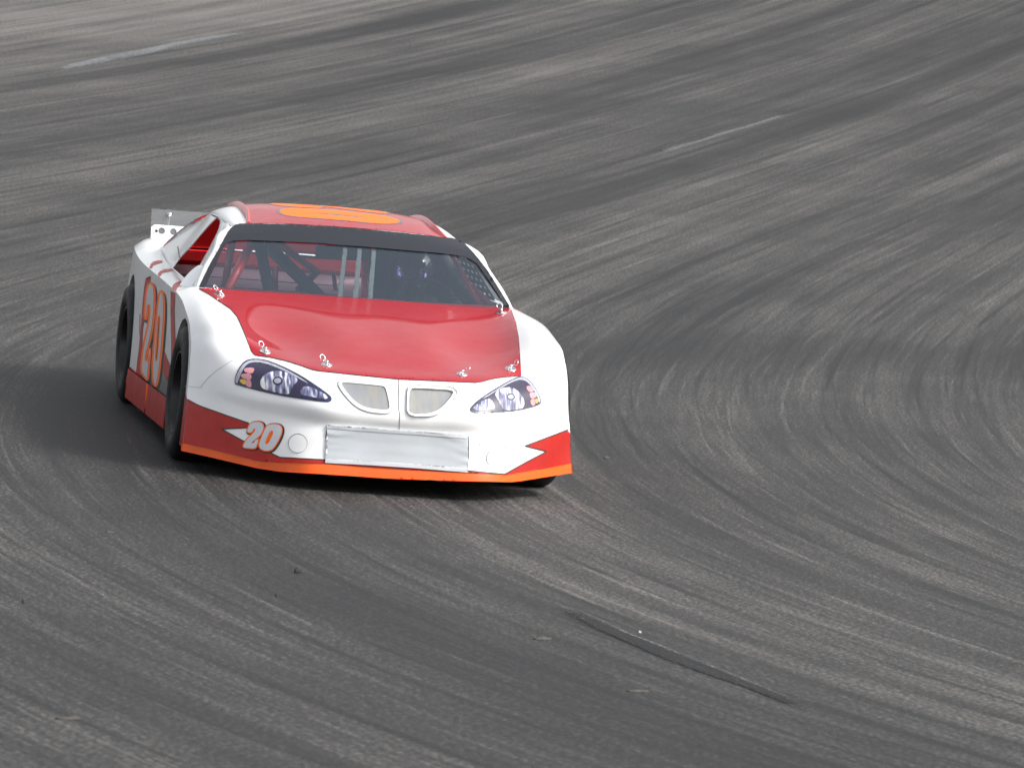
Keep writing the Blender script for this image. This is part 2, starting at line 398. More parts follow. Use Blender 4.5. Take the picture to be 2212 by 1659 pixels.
def decal(name, outer, T, off, m, parent, holes=(), sp=5, proj=None, rim=0, mirror=False, inner=True):
    vs, fs = lay(outer, T, off, holes, sp, proj, inner)
    if mirror: vs = [V3((-v.x, v.y, v.z)) for v in vs]; fs = [f[::-1] for f in fs]
    bm = bmesh.new(); bv = [bm.verts.new(v) for v in vs]
    for f in fs:
        try: bm.faces.new([bv[i] for i in f])
        except ValueError: pass
    bm.normal_update()
    if rim: add_rim(bm, rim)
    return link(name, bm, m, parent)
def add_rim(bm, rim):
    be = [e for e in bm.edges if e.is_boundary]; nv = {}
    for e in be:
        for v in e.verts:
            if v not in nv: nv[v] = v.co - v.normal*rim
    new = {v: bm.verts.new(c) for v, c in nv.items()}
    dup = {v: bm.verts.new(v.co) for v in nv}
    for e in be:
        a, b = e.verts; f = e.link_faces[0]
        for l in f.loops:
            if l.vert in (a, b) and l.link_loop_next.vert in (a, b): a, b = l.vert, l.link_loop_next.vert; break
        bm.faces.new((dup[b], dup[a], new[a], new[b]))
def strip(name, line, w, T, off, m, parent, proj=None, mirror=False):
    """thin line (panel joint, pin-stripe) along a polyline in photo pixels"""
    P = []
    for a, b in zip(line[:-1], line[1:]):
        n = max(1, int(math.dist(a, b)/3)); P += [(a[0]+(b[0]-a[0])*k/n, a[1]+(b[1]-a[1])*k/n) for k in range(n)]
    P.append(line[-1]); vs = []; fs = []
    for i, p in enumerate(P):
        a = np.array(P[max(i-1, 0)]); b = np.array(P[min(i+1, len(P)-1)]); t = b-a; t /= np.linalg.norm(t)+1e-9; n = np.array([-t[1], t[0]])
        for s in (-.5, .5):
            q = np.array(p)+n*s*w; o, d = proj(q) if proj else ray(*q); h, nn = cast(T, o, d)
            if nn.dot(d) > 0: nn = -nn
            vs.append(h+nn*off)
    for i in range(len(P)-1): fs.append((2*i, 2*i+2, 2*i+3, 2*i+1))
    if mirror: vs = [V3((-v.x, v.y, v.z)) for v in vs]
    return from_data(name, vs, fs, m, parent)

# ================================================================ the car
car = empty('race_car', M)
tag(car, 'red and white stock car numbered 20, leaning through the banked turn', 'race car')

def cut_arch(bm, cy, cz, r):
    for v in bm.verts:
        d = math.hypot(v.co.y-cy, v.co.z-cz)
        if abs(d-r) < .0078: v.co.y = cy + (v.co.y-cy)*r/d; v.co.z = cz + (v.co.z-cz)*r/d
    dead = [f for f in bm.faces if (lambda c: (c.y-cy)**2 + (c.z-cz)**2 < r*r)(f.calc_center_median())]
    bmesh.ops.delete(bm, geom=dead, context='FACES')
    for v in bm.verts:
        if v.is_boundary and .13 < v.co.z:
            d = math.hypot(v.co.y-cy, v.co.z-cz)
            if abs(d-r) < .022: v.co.y = cy + (v.co.y-cy)*r/d; v.co.z = cz + (v.co.z-cz)*r/d
ARCH_F = (1.0, .395, .372); ARCH_R = (3.67, .40, .385)
bm = bmesh.new(); vs, fs = [], []
i0, i1 = ivN[1], ivN[15] + max(1, int(.45*(ivN[16]-ivN[15])))
grid_mesh(HN[i0:i1+1], vs, fs)
bvn = [bm.verts.new(v) for v in vs]
for f in fs: bm.faces.new([bvn[i] for i in f])
for s in (1, -1):
    b2 = bmesh.new(); vs, fs = [], []
    H = HS[:, :iuS[8] + max(1, int(.45*(iuS[9]-iuS[8]))) + 1]
    grid_mesh(H, vs, fs); bv = [b2.verts.new(v) for v in vs]
    for f in fs: b2.faces.new([bv[i] for i in f])
    cut_arch(b2, *ARCH_F); cut_arch(b2, *ARCH_R)
    # rolled lip of the wheel openings
    lip = [e for e in b2.edges if e.is_boundary and all(any(abs(math.hypot(v.co.y-c[0], v.co.z-c[1])-c[2]) < .004 for c in (ARCH_F, ARCH_R)) for v in e.verts)]
    r = bmesh.ops.extrude_edge_only(b2, edges=lip)
    for v in r['geom']:
        if isinstance(v, bmesh.types.BMVert): v.co.x -= .03
    vm = {}
    for v in b2.verts: vm[v] = bm.verts.new((v.co.x*s, v.co.y, v.co.z))
    for f in b2.faces: bm.faces.new([vm[v] for v in f.verts])
    b2.free()
    vs, fs = [], []; grid_mesh(HH*np.array([s, 1, 1]), vs, fs); bv = [bm.verts.new(v) for v in vs]
    for f in fs: bm.faces.new([bv[i] for i in f])
vs, fs = [], []; grid_mesh(HD, vs, fs); bv = [bm.verts.new(v) for v in vs]
for f in fs: bm.faces.new([bv[i] for i in f])
# tail panel
tail = [(-.80,4.85,.885),(-.63,4.85,.944),(0,4.85,.95),(.63,4.85,.944),(.80,4.85,.885),(.83,4.86,.5),(.83,4.85,.2),(-.83,4.85,.2),(-.83,4.86,.5)]
bm.faces.new([bm.verts.new(p) for p in tail])
bmesh.ops.remove_doubles(bm, verts=bm.verts, dist=.0005)
bmesh.ops.recalc_face_normals(bm, faces=bm.faces)
body = link('body', bm, WHITE, car, angle=math.radians(38))

# greenhouse sides: outline in (y,z), opening traced from the photo
def side_yz(pts):
    out = []
    for p in pts:
        o, d = ray(*p); h, n = cast(T_GH, o, d); out.append((h.y, h.z))
    return out
open_px = kw([(1228,278),(1310,290),(1355,335),(1378,400),(1375,450),(1330,590),(1200,850),(1050,1120),(940,1330),(856,1500),(835,1490),(700,1365),(575,1200),(640,1105),(700,1020),(880,830),(1080,590),(1310,345)])
OPEN = side_yz(open_px)
# keep the opening safely inside the panel: sill and top
lo = lambda y: np.interp(y, [1.57,1.76,2.35,2.85,3.15,3.45,3.84], [.889,.868,.876,.882,.888,.906,.935])
hi = lambda y: np.interp(y, [1.97,2.2,2.55,2.9,3.15,3.48,3.8], [1.185,1.196,1.208,1.204,1.185,1.10,.946])
we = lambda z: np.interp(z, [.885,1.0025,1.09,1.15,1.185], [1.584,1.714,1.814,1.914,1.974])
OPEN = [(max(y, we(z)+.05), min(max(z, lo(y)+.005), hi(y)-.004)) for y, z in OPEN]
print('OPEN', [(round(y,2), round(z,2)) for y, z in OPEN])
def bnd(col, n=200): return [(p[1], p[2]) for p in HG[:, col]]
outer = [(p[1], p[2]) for p in HG[0][::-1]] + bnd(0)[1:] + [(p[1], p[2]) for p in HG[-1][1:]] + bnd(-1)[::-1][1:-1]
bmg = bmesh.new()
vs2, fs2 = tri2d(outer, [OPEN], .03)
for s in (1, -1):
    T = bvh_of(ext(HG)*np.array([s, 1, 1])); bv = []
    for (y, z) in vs2:
        h, n = cast(T, V3((s*2, y, z)), V3((-s, 0, 0))); bv.append(bmg.verts.new(h))
    for f in fs2:
        try: bmg.faces.new([bv[i] for i in (f if s > 0 else f[::-1])])
        except ValueError: pass
nroof = len(HR)*len(HR[0])
PS, _, _ = upgrid([[tuple(np.array(a)*(1-t)+np.array(b)*t+np.array([.004*4*t*(1-t), -.004*4*t*(1-t), .002*4*t*(1-t)])) for t in (0, .5, 1)] for a, b in zip(WEDGE, POUT)], .012)
for s in (1, -1):
    vs, fs = [], []; grid_mesh(PS*np.array([s, 1, 1]), vs, fs); bv = [bmg.verts.new(v) for v in vs]; nroof += len(vs)
    for f in fs: bmg.faces.new([bv[i] for i in f])
vs, fs = [], []; grid_mesh(HR, vs, fs); bv = [bmg.verts.new(v) for v in vs]
for f in fs: bmg.faces.new([bv[i] for i in f])
bmg.verts.ensure_lookup_table(); bmesh.ops.remove_doubles(bmg, verts=[v for v in bmg.verts if v.index < 0 or True][:-nroof], dist=.0015)
bmesh.ops.recalc_face_normals(bmg, faces=bmg.faces)
gh = link('cabin_shell', bmg, WHITE, car)
sol = gh.modifiers.new('thick', 'SOLIDIFY'); sol.thickness = .006; sol.offset = -1
# liner under the roof, made pale grey to bounce light into the cabin
vs, fs = [], []; grid_mesh((HR[::3, 4:-4:3] - np.array([0, 0, .022])), vs, fs)
from_data('headliner', vs, fs, mat('headliner_bounce_grey', (.55, .55, .55), .7), car)

# ---- hood
hoodP = [(429.3,623.7),(480,625.2),(540,627.5),(599,631),(669.6,636.6),(732,641.3),(809.5,645.9),(856.8,651.0),(914.6,655.0),(1007.7,659.5),(1086.3,662.6),(1102.9,665.7),
 (1113.9,697.4),(1120,729.1),(1123.7,777.9),(1125.4,812.2),(1110.3,813.6),(1090,815),(1071.2,817.5),(1056,821),(1041.9,824.8),(1027.3,827.2),(954.1,824),(860.6,819.9),(783.3,812.2),(717.2,805.0),(690,802.2),(676,799.8),(662,795),(651.3,790.8),(619.6,780.9),(583,772.3),(551.3,768.2),(544,760.8),(531.8,731.5),(522,707.1),(512.2,685.2),(497.6,668.1),(470.8,650),(451.2,636.4)]
hood = decal('hood', hoodP, T_BODY, .004, RED, car, sp=4, rim=.004)
strip('hood_gap', [(429,624.5)]+hoodP[:10:-1]+[(1103.5,666)], 1.6, T_BODY, .0012, SEAM, hood)
# ---- nose joints
strip('panel_joint', k4([(617,452),(619,600),(620,720),(630,765),(622,892)]), 1.3, T_BODY, .0016, SEAM, body)
strip('panel_joint', k3([(1270,228),(1180,240),(1050,292),(930,370),(850,440),(785,522),(650,508)]), .8, T_BODY, .0016, SEAMG, body)
strip('panel_joint', k4([(1703,400),(1790,435),(1880,500),(1960,590),(2030,690),(2050,750),(2112,748)]), .6, T_BODY, .0016, SEAMG, body)

# ---- nose livery
topO = [(395.6,956.5),(436,965),(480,975.5),(520,986),(558.6,995.6),(607.4,999.2),(702.6,1001.7),(781,1008.5),(880.9,1014.8),(1009.7,1021.8),(1093.2,1025.6),(1160,1014),(1231,1000.3)]
botO = [(1232.4,1021.2),(1160,1032.5),(1124,1038.5),(1100.5,1041),(1020,1040),(954.1,1038.3),(832.1,1033.4),(781.1,1029.7),(700,1024.5),(607.4,1018.8),(558.6,1011.4),(510,1000),(461,988.3),(394.6,973.6)]
def toP(p):
    q = np.array(p)-CO; Z = q @ CF; return (PW/2 + FPX*(q @ CR)/Z, PH/2 - FPX*(q @ CU)/Z)
eL = [toP((-p[0]*.9985, p[1]-.001, p[2])) for p in NE[ivN[7]:]]; eR = [toP((p[0]*.9985, p[1]-.001, p[2])) for p in NE[ivN[7]:]]
eL = [p for p in eL if 861 < p[1] < 962]; eR = [p for p in eR if 928 < p[1] < 1004]
redP = [eL[0],(436.6,878.5),(490,897.5),(537.9,914.2),(545,918),(537.9,923.8),(479.3,926.8),(524.4,951.7),(583,977.3),(605,987.8),(650,990.5),(702.6,993.1),(790,1001),(880.9,1008.2),(1009.7,1016.9),(1089.5,1024.2),(1133,1000),(1179.8,975.3),(1133.4,963.4),(1180,946),(1224.6,929.0)] + eR[1:] + topO[-2:0:-1] + eL[:0:-1]
decal('nose_stripe', redP, T_BODY, .0016, REDV, body, sp=6)
blk = [[(398.5,862.8)]+redP[1:4], [redP[5], redP[6], redP[7], redP[8], redP[9], redP[10], redP[11]], redP[11:16], redP[15:19], [redP[18], redP[19], (1226,928.5)]]
for L in blk: strip('pin_stripe', L, 2.4, T_BODY, .0022, BLACKV, body)
SIDE_RED = [(.488,.172),(.682,.172),(.655,.25),(.637,.32),(.628,.40),(.6285,.432),(.55,.405),(.50,.39)]
for sg_, T_ in ((-1, T_SIDE), (1, T_SIDEL)):
    decal('nose_stripe', SIDE_RED, T_, .0012, REDV, body, sp=.02, proj=(lambda q: lambda v: (V3((q*3, v[0], v[1])), V3((-q, 0, 0))))(sg_))
val = decal('front_valance', topO + botO, T_BODY, .0075, ORANGE, car, sp=5, rim=.004)
# ---- "20" on the nose
TWO = [(1128,700),(1146,640),(1166,585),(1195,562),(1250,548),(1310,546),(1355,560),(1381,590),(1388,640),(1372,710),(1335,780),(1270,850),(1205,905),(1240,882),(1252,832),(1308,832),(1284,905),(1258,975),(1150,968),(1048,958),(1075,890),(1120,820),(1190,760),(1250,700),(1270,650),(1250,632),(1215,650),(1190,710)]
ZERO = [(1420,640),(1455,600),(1510,585),(1580,585),(1640,600),(1672,640),(1675,700),(1650,780),(1600,880),(1550,955),(1505,995),(1440,1008),(1370,995),(1325,960),(1312,910),(1335,840),(1375,740)]
HOLE = [(1525,705),(1512,698),(1490,725),(1455,800),(1428,870),(1426,885),(1440,890),(1460,870),(1490,810),(1522,740)]
TWO = [(1120,712),(1137,655),(1156,600),(1190,566),(1245,550),(1310,549),(1358,566),(1380,600),(1381,655),(1358,722),(1312,778),(1250,825),(1178,888),(1236,884),(1262,832),(1306,831),(1282,900),(1256,972),(1150,965),(1052,952),(1078,888),(1120,820),(1180,768),(1232,718),(1258,672),(1246,648),(1222,656),(1200,716)]
def number(base, digits, par, T, o, sp, w, shift, k=lambda p: p, proj=None, mirror=False, hole=None):
    for nm, dg in (('number_two', digits[0]), ('number_zero', digits[1])):
        h = [k(hole)] if (nm == 'number_zero' and hole) else []
        hh = [offs(h[0], -w)] if h else []
        sh = [(x+shift[0], y+shift[1]) for x, y in offs(k(dg), w*1.9)]
        a = decal(nm, sh, T, o, BLACKV, par, sp=sp, proj=proj, mirror=mirror)
        decal('number_outline', offs(k(dg), w), T, o+.0006, ORANGEP, a, hh, sp=sp, proj=proj, mirror=mirror)
        decal('number_fill', k(dg), T, o+.0012, SILVER, a, h and [offs(h[0], w*.9)], sp=sp, proj=proj, mirror=mirror)
R2 = rnd(TWO, 2); R0 = rnd(ZERO, 2); RH = rnd(HOLE, 1)
number('nose', (R2, R0), body, T_BODY, .0028, 4, 2.3, (1.5, 1.3), kn, hole=RH)

# ---- radiator tape, with creases
tp = [(706.9,917.3),(800,923.5),(905,931),(1000,938.2),(1007,939.5),(1010.3,944),(1010,985),(1009.7,1020.8),(900,1011.5),(800,1005),(702.3,1000.3),(704,960)]
vs, fs = lay(tp, T_BODY, .006, sp=4)
from mathutils import noise as mn
def crease(v):
    x, z = v.x, v.z; e = max(0, abs(x)-.17)/.18; e = min(1, e)
    n1 = mn.noise(V3((x*4, 0, z*34 + 2*mn.noise(V3((x*5, 1, z*8)))))); n2 = mn.noise(V3((x*2.2, 5, z*22))); n3 = mn.noise(V3((x*9, 9, z*60)))
    return .0052*n1*e**1.6 + .0022*n2 + .0012*n3*e
vs = [V3((v.x, v.y - .004 - crease(v), v.z)) for v in vs]
bm = bmesh.new(); bv = [bm.verts.new(v) for v in vs]
for f in fs: bm.faces.new([bv[i] for i in f])
bm.normal_update(); add_rim(bm, .009)
tape = link('radiator_tape', bm, TAPE, car)
strip('tape_edge', [(705.4,930),(703.5,948)], 1.8, T_BODY, .004, SEAM, tape)
strip('tape_edge', [(1011,942),(1012,960),(1011.2,992)], 2.2, T_BODY, .004, SEAM, tape)
TAPE2 = mat('tape_bright', (.52, .54, .565), .33, noise=(8, .12))
for q in ([(707,917.8),(800,924),(905,931.6),(1007,940),(1008,947.5),(905,939),(800,931.5),(706.3,925)], [(702.7,991),(800,996),(900,1002.4),(1009.6,1011.5),(1009.4,1020.6),(900,1011.4),(800,1004.8),(702.3,1000)]):
    vs, fs = lay(q, T_BODY, .0068, sp=3); vs = [V3((v.x, v.y - .0062 - crease(v)*1.0, v.z)) for v in vs]
    from_data('tape_strip', vs, fs, TAPE2, tape)
# ---- brake duct covers
for c, r in (((643.5,957.8), 20.5), ((1066.8,990.2), 17.5)):
    e = (1.0 if r > 20 else .97)
    ring = lambda rr, dx=0, dy=0: [(c[0]+dx+rr*math.cos(2*PI*i/40)*e, c[1]+dy+rr*math.sin(2*PI*i/40)) for i in range(40)]
    d = decal('duct_cover', ring(r-.9, .2, .5), T_BODY, .0035, WHITE, car, sp=4, rim=.003)
    decal('duct_edge_shade', ring(r+.3, -.1, -.3), T_BODY, .0012, GREYV, d, sp=4)  # grey disc set higher: outline plus a crescent of shade painted along the top
for c in (k4([(1335,1022)])[0], k4([(1560,1045)])[0], k4([(2018,905)])[0]):
    decal('rivet', [(c[0]+1.5*math.cos(PI*i/4), c[1]+1.5*math.sin(PI*i/4)) for i in range(8)], T_BODY, .002, SEAM, body, sp=2)

# ---- grilles
GL = kg([(100,215),(180,212),(480,235),(780,265),(850,275),(885,305),(915,420),(945,560),(957,690),(760,682),(600,660),(480,625),(370,560),(250,440),(160,320)])
GR = kg([(1345,322),(1400,318),(1740,335),(2090,358),(2060,440),(1990,540),(1900,640),(1800,710),(1700,738),(1560,745),(1322,738),(1322,600),(1328,430),(1336,350)])
for G in (GL, GR):
    G = rnd(G, 2)
    g = decal('grille', offs(G, 1.0), T_BODY, .0030, GRILLE, car, sp=4)
    o1 = offs(G, 7.5); decal('grille_frame', o1, T_BODY, .0075, WHITE, g, [offs(G, .6)], sp=3.5, rim=.007)
    o2 = offs(G, 8.6); strip('frame_joint', o2+[o2[0]], 1.1, T_BODY, .0018, SEAMG, g)
    Q = offs(G, 4.2)
    for i in range(2, len(Q), 11):
        decal('rivet', [(Q[i][0]+1.2*math.cos(PI*j/4), Q[i][1]+1.2*math.sin(PI*j/4)) for j in range(8)], T_BODY, .0085, SEAMG, g, sp=2)

# ---- headlamps (printed lamps: flat decals)
def lamp(k, flip, outl, inner, refl, refl2, bulb, lens, amber, am, swoosh):
    b = decal('headlight', rnd(k(outl), 2), T_BODY, .0030, NAVY, car, sp=4, rim=.002)
    decal('lamp_rim', rnd(k(swoosh), 2), T_BODY, .0038, SILV, b, sp=4)
    decal('lamp_bowl', rnd(k(inner), 2), T_BODY, .0042, VIOLET, b, sp=4)
    decal('reflector', rnd(k(refl), 2), T_BODY, .0048, REFL, b, sp=4)
    decal('reflector', rnd(k(refl2), 2), T_BODY, .0048, REFL, b, sp=4)
    c, r = bulb; c = k([c])[0]
    decal('bulb', [(c[0]+r*1.2*math.cos(2*PI*i/20), c[1]+r*math.sin(2*PI*i/20)) for i in range(20)], T_BODY, .0054, NAVY, b, sp=3)
    decal('bulb', [(c[0]-.3+r*.85*math.cos(2*PI*i/20), c[1]-.3+r*.62*math.sin(2*PI*i/20)) for i in range(20)], T_BODY, .0060, SILV, b, sp=3)
    for L in lens: decal('marker_lens', offs(rnd(k(L), 2), .7), T_BODY, .0050, PINK, b, sp=3)
    decal('marker_lens', rnd(k(amber), 1), T_BODY, .0057, am, b, sp=3)
lamp(khl, 0,
 [(215,600),(225,690),(260,705),(600,800),(1100,915),(1600,990),(1990,1045),(2070,1020),(2085,960),(2030,890),(1750,690),(1450,500),(1100,330),(820,225),(600,200),(430,225),(330,330),(250,480)],
 [(320,600),(300,690),(560,770),(1000,870),(1500,950),(1950,1010),(2000,980),(1700,740),(1400,560),(1100,430),(850,320),(650,280),(500,310),(400,400)],
 [(710,640),(760,540),(880,465),(1050,440),(1250,480),(1430,590),(1420,660),(1340,720),(1310,890),(1100,880),(900,820),(760,780),(720,720)],
 [(1480,830),(1510,760),(1600,730),(1750,780),(1950,890),(2010,950),(1980,990),(1800,960),(1600,920),(1490,890)],
 ((1050,635), 9.0),
 [[(390,395),(590,385),(585,440),(550,495),(430,470)],[(345,500),(540,495),(540,615),(420,590),(350,545)],[(440,610),(535,615),(545,760),(470,735),(430,690)]],
 [(310,600),(430,595),(445,660),(420,710),(340,665)], AMB,
 [(230,640),(245,540),(340,350),(460,250),(620,225),(820,250),(1150,385),(1500,580),(1650,690),(1560,650),(1200,450),(850,310),(640,270),(480,290),(380,400),(300,600),(270,690)])
lamp(khr, 1,
 [(205,920),(225,970),(330,1020),(700,1010),(1300,960),(1700,860),(1805,790),(1812,730),(1740,530),(1600,320),(1480,220),(1380,190),(1250,205),(900,390),(500,640),(290,810)],
 [(280,900),(330,985),(700,975),(1250,930),(1560,860),(1730,780),(1740,700),(1650,500),(1530,350),(1400,285),(1250,300),(1050,380),(800,520),(500,720)],
 [(880,480),(1050,435),(1200,460),(1340,580),(1420,720),(1415,880),(1300,935),(1000,955),(920,890),(860,760),(760,600),(800,530)],
 [(275,910),(330,850),(480,750),(600,690),(700,720),(780,900),(700,930),(500,940),(350,965)],
 ((1120,655), 7.4),
 [[(1460,425),(1600,420),(1640,480),(1620,530),(1530,545)],[(1535,570),(1640,550),(1690,590),(1685,650),(1570,690)],[(1565,710),(1650,690),(1665,800),(1620,850),(1570,800)]],
 [(1650,700),(1700,680),(1735,720),(1720,790),(1665,790)], AMB2,
 [(430,730),(700,555),(1000,365),(1250,240),(1400,205),(1500,250),(1620,380),(1730,560),(1795,740),(1770,785),(1720,720),(1640,500),(1530,345),(1400,270),(1250,285),(1000,400),(700,600)])

# ---- hood pins
def hood_pin(px, ang, tilt):
    o, d = ray(*px); p, n = cast(T_BODY, o, d)
    if n.dot(d) > 0: n = -n
    p = p + n*.0045; X = n.orthogonal().normalized(); X = V3((1, 0, 0)); X = (X - n*X.dot(n)).normalized(); Y = n.cross(X)
    loc = Matrix((X, Y, n)).transposed()
    bm = bmesh.new()
    r = bmesh.ops.create_cone(bm, cap_ends=True, segments=24, radius1=.029, radius2=.0265, depth=.003)
    for v in bm.verts: v.co = p + loc @ (V3((v.co.x*1.0, v.co.y*1.15, v.co.z+.0015)))
    tube(bm, [p, p+n*.022], .006, 8)
    a = link('hood_pin', bm, CHROME, car, angle=.6)
    bm = bmesh.new(); dr = loc @ V3((math.cos(ang), math.sin(ang), tilt*.45)); dr.normalize()
    c0 = p + n*.014; side = n.cross(dr).normalized()
    tube(bm, [c0-dr*.026, c0, c0+dr*.022], .0026, 6)
    c = c0 + dr*.035; w = (dr*.6+n*.8).normalized()
    tube(bm, [c + (dr*.7+n*.75).normalized()*.0145*math.sin(q) + (side*.9+dr*.2).normalized()*.0145*math.cos(q) for q in np.linspace(-.6, 2*PI-1.2, 18)], .0024, 6)
    link('clip', bm, CHROME, a)
for px, ang, ti in (((474.4,638.5), 2.6, .9), ((1083.4,677.5), 1.7, 1.0), ((572.5,761), 2.3, .9), ((1102.4,798.6), .5, .9), ((705.5,790), 2.2, 1.0), ((997.5,810.6), .5, .9)): hood_pin(px, ang, ti)

# ---- roof: red panel, rails, number
xr = lambda y: .525 if y > 2.2 else .525 + .045*(2.2-y)/.1
roofP = [(-.555,1.985),(-.535,2.06),(-.527,2.15),(-.525,2.6),(-.53,3.13),(.53,3.13),(.525,2.6),(.527,2.15),(.535,2.06),(.555,1.985),(.50,1.995),(.25,1.988),(0,1.985),(-.25,1.988),(-.50,1.995)]
down = lambda v: (V3((v[0], v[1], 2)), V3((0, 0, -1)))
roof = decal('roof_panel', roofP, T_ROOF, .0025, RED, car, sp=.03, proj=down, rim=.002)
for s in (-1, 1):
    bm = bmesh.new(); rows = []
    for y in np.linspace(2.005, 3.12, 32):
        h, n = cast(T_ROOF, V3((s*(.5-.02*max(0, 2.3-y)/.2*-1), y, 2)), V3((0, 0, -1)))
        k = min(1, (y-2.0)/.25)
        a, b = h + V3((s*.012, 0, -.004)), h + V3((-s*.012, 0, -.004)); t = h + V3((0, 0, .008+.016*k))
        rows.append([bm.verts.new(a), bm.verts.new(t+V3((s*.004, 0, 0))), bm.verts.new(t-V3((s*.004, 0, 0))), bm.verts.new(b)])
    for A, B in zip(rows[:-1], rows[1:]):
        for i in range(3): bm.faces.new((A[i], A[i+1], B[i+1], B[i]))
    bm.faces.new(rows[0]); bm.faces.new(rows[-1][::-1]); bmesh.ops.recalc_face_normals(bm, faces=bm.faces)
    link('roof_rail', bm, CAGE, car)
def fitdig(pts, ref, f):
    a = np.array(ref); x0, y0 = a.min(0); x1, y1 = a.max(0)
    return [f((x-x0)/(x1-x0), (y-y0)/(y1-y0)) for x, y in pts]
def unshear(p): return (p[0] + (p[1]-780)*.30, p[1])
U2 = rnd([unshear(p) for p in TWO], 2); U0 = rnd([unshear(p) for p in ZERO], 2); UH = rnd([unshear(p) for p in HOLE], 1)
# on the roof the digits read from the side of the car: digit height runs across x, digit width along y
def roofnum():
    z = lambda u, v: (-.32+.63*v, 2.45 - .30*(1-u)*1.0)
    t = lambda u, v: (-.32+.63*v, 2.82 - .30*(1-u))
    Z = fitdig(U0, U0, z); H = fitdig(UH, U0, z); T2 = fitdig(U2, U2, t)
    for nm, dg, h in (('number_zero', Z, H), ('number_two', T2, None)):
        a = decal(nm, offs(dg, .026), T_ROOF, .0032, GREYV, roof, sp=.03, proj=down)
        decal('number_fill', offs(dg, .008), T_ROOF, .0038, ORANGEP, a, [H] if h else [], sp=.03, proj=down)
roofnum()

# ---- windshield
ws = [(wpt(s, t)) for s in (0,) for t in (0,)]
HWv = np.array([[wpt(s, t) for s in np.linspace(-1, 1, 60)] for t in np.linspace(0, 1, 40)])
vs, fs = [], []; grid_mesh(HWv, vs, fs); windshield = from_data('windshield', vs, fs, GLASS, car)
BO = k1([(772,862),(830,745),(880,640),(960,500),(1005,415),(1050,345),(1085,315),(1135,301),(1230,299),(1600,307),(2000,330)]) + k2([(300,347),(700,387),(1000,421),(1080,426),(1140,441),(1200,476),(1270,550),(1400,710),(1500,870),(1600,1032)])
BI = k2([(1550,1026),(1480,900),(1400,780),(1310,655),(1255,618),(1180,592),(1000,565),(700,540),(300,505),(0,485)]) + k1([(1900,478),(1500,460),(1200,449),(1070,455),(1022,470),(985,510),(930,640),(850,805),(822,866)])
decal('windshield_band', [(x, y+(.6 if y < 530 else 0)) for x, y in BO] + BI, T_WS, .0075, BLACKB, windshield, sp=6, rim=.003)
# bolts along the edge
for p in kwl([(345,38),(240,125),(125,308),(70,400),(525,8),(900,22),(1090,27),(1285,34),(1470,40),(1660,50)]) + kwr([(290,95),(470,118),(655,138),(850,160),(1205,205),(1500,342),(1590,437),(1668,537),(1755,650),(1840,765),(1915,885),(1990,1005)]):
    if T_WS.ray_cast(*ray(p[0]+3, p[1]))[0] is None: continue
    decal('bolt', [(p[0]+1.3*math.cos(PI*j/4), p[1]+1.3*math.sin(PI*j/4)) for j in range(8)], T_WS, .0085, BLACKV, windshield, sp=2)
# vertical braces inside the glass
for a, b in ((kwl([(1822,300),(1745,990)])), (kwl([(2016,310),(1950,1010)])), (kwr([(262,330),(202,1060)]))):
    dx = 4.9; q = [(a[0]-dx, a[1]), (a[0]+dx, a[1]), (b[0]+dx+.8, b[1]+4), (b[0]-dx-.8, b[1]+4)]
    decal('window_brace', q, T_WS, -.012, STRAP, car, sp=5, rim=.004)
# lower black surround under the glass (dash top)
bm = bmesh.new(); bm.faces.new([bm.verts.new(p) for p in [(-.78,1.56,.855),(.78,1.56,.855),(.78,1.80,.815),(-.78,1.80,.815)]]); bm.faces.new([bm.verts.new(p) for p in [(-.78,1.80,.815),(.78,1.80,.815),(.78,1.82,.40),(-.78,1.82,.40)]])
link('dashboard', bm, PAD, car, smooth=False)

# ---- rear window, spoiler
RA = np.array(full([r[:-1] for r in ROOF])[-1]); RB = RA.copy(); RB[:, 0] = np.sign(RA[:, 0])*np.abs(RA[:, 0])/.60*.765; RB[:, 1] = 3.80 + .05*(1-(RB[:, 0]/.765)**2); RB[:, 2] = .948 + .012*(1-(RB[:, 0]/.765)**2)
HQ = np.array([RA*(1-t) + RB*t + np.array([0, 0, .028*4*t*(1-t)]) for t in np.linspace(0, 1, 14)]); HQ, _, _ = upgrid(HQ, .05)
vs, fs = [], []; grid_mesh(HQ, vs, fs); from_data('rear_window', vs, fs, REARG, car)
spx = .735; sy = 4.72
holes = []
for c in (-.672, -.603, -.45, -.30, -.15, 0, .15, .30, .45, .603, .672): holes.append([(c+.020*math.cos(2*PI*i/24), .982+.020*math.sin(2*PI*i/24)) for i in range(24)])
fr = lambda off: (lambda v: (V3((v[0], 3, v[1])), V3((0, 1, 0))))
T_SP = BVHTree.FromPolygons([V3((-1, sy-.03, .8)), V3((1, sy-.03, .8)), V3((1, sy+.06, 1.2)), V3((-1, sy+.06, 1.2))], [(0, 1, 2, 3)])
sp = decal('spoiler', [(-spx,.885),(-spx,1.0),(-spx+.02,1.016),(spx-.02,1.016),(spx,1.0),(spx,.885)], T_SP, 0, WHITE, car, holes, sp=.05, proj=fr(0), rim=.004)
decal('clear_blade', [(-spx-.002,.905),(-spx-.002,1.108),(spx+.002,1.108),(spx+.002,.905)], T_SP, -.006, CLEAR, sp, sp=.2, proj=fr(0))
for x in (-.632, 0, .632):
    bm = bmesh.new(); tube(bm, [(x, sy+.035, .94), (x, sy+.055, 1.075)], .0075, 8); link('blade_brace', bm, STEEL, sp)
    bm = bmesh.new(); tube(bm, [(x, sy+.035, 1.080), (x, sy+.012, 1.080)], [.015, .012], 10); link('bolt', bm, CHROME, sp)
for x in (-.705, -.566, .566, .705):
    bm = bmesh.new(); tube(bm, [(x, sy, .980), (x, sy-.012, .980)], .009, 10); link('bolt', bm, BLACKV, sp)

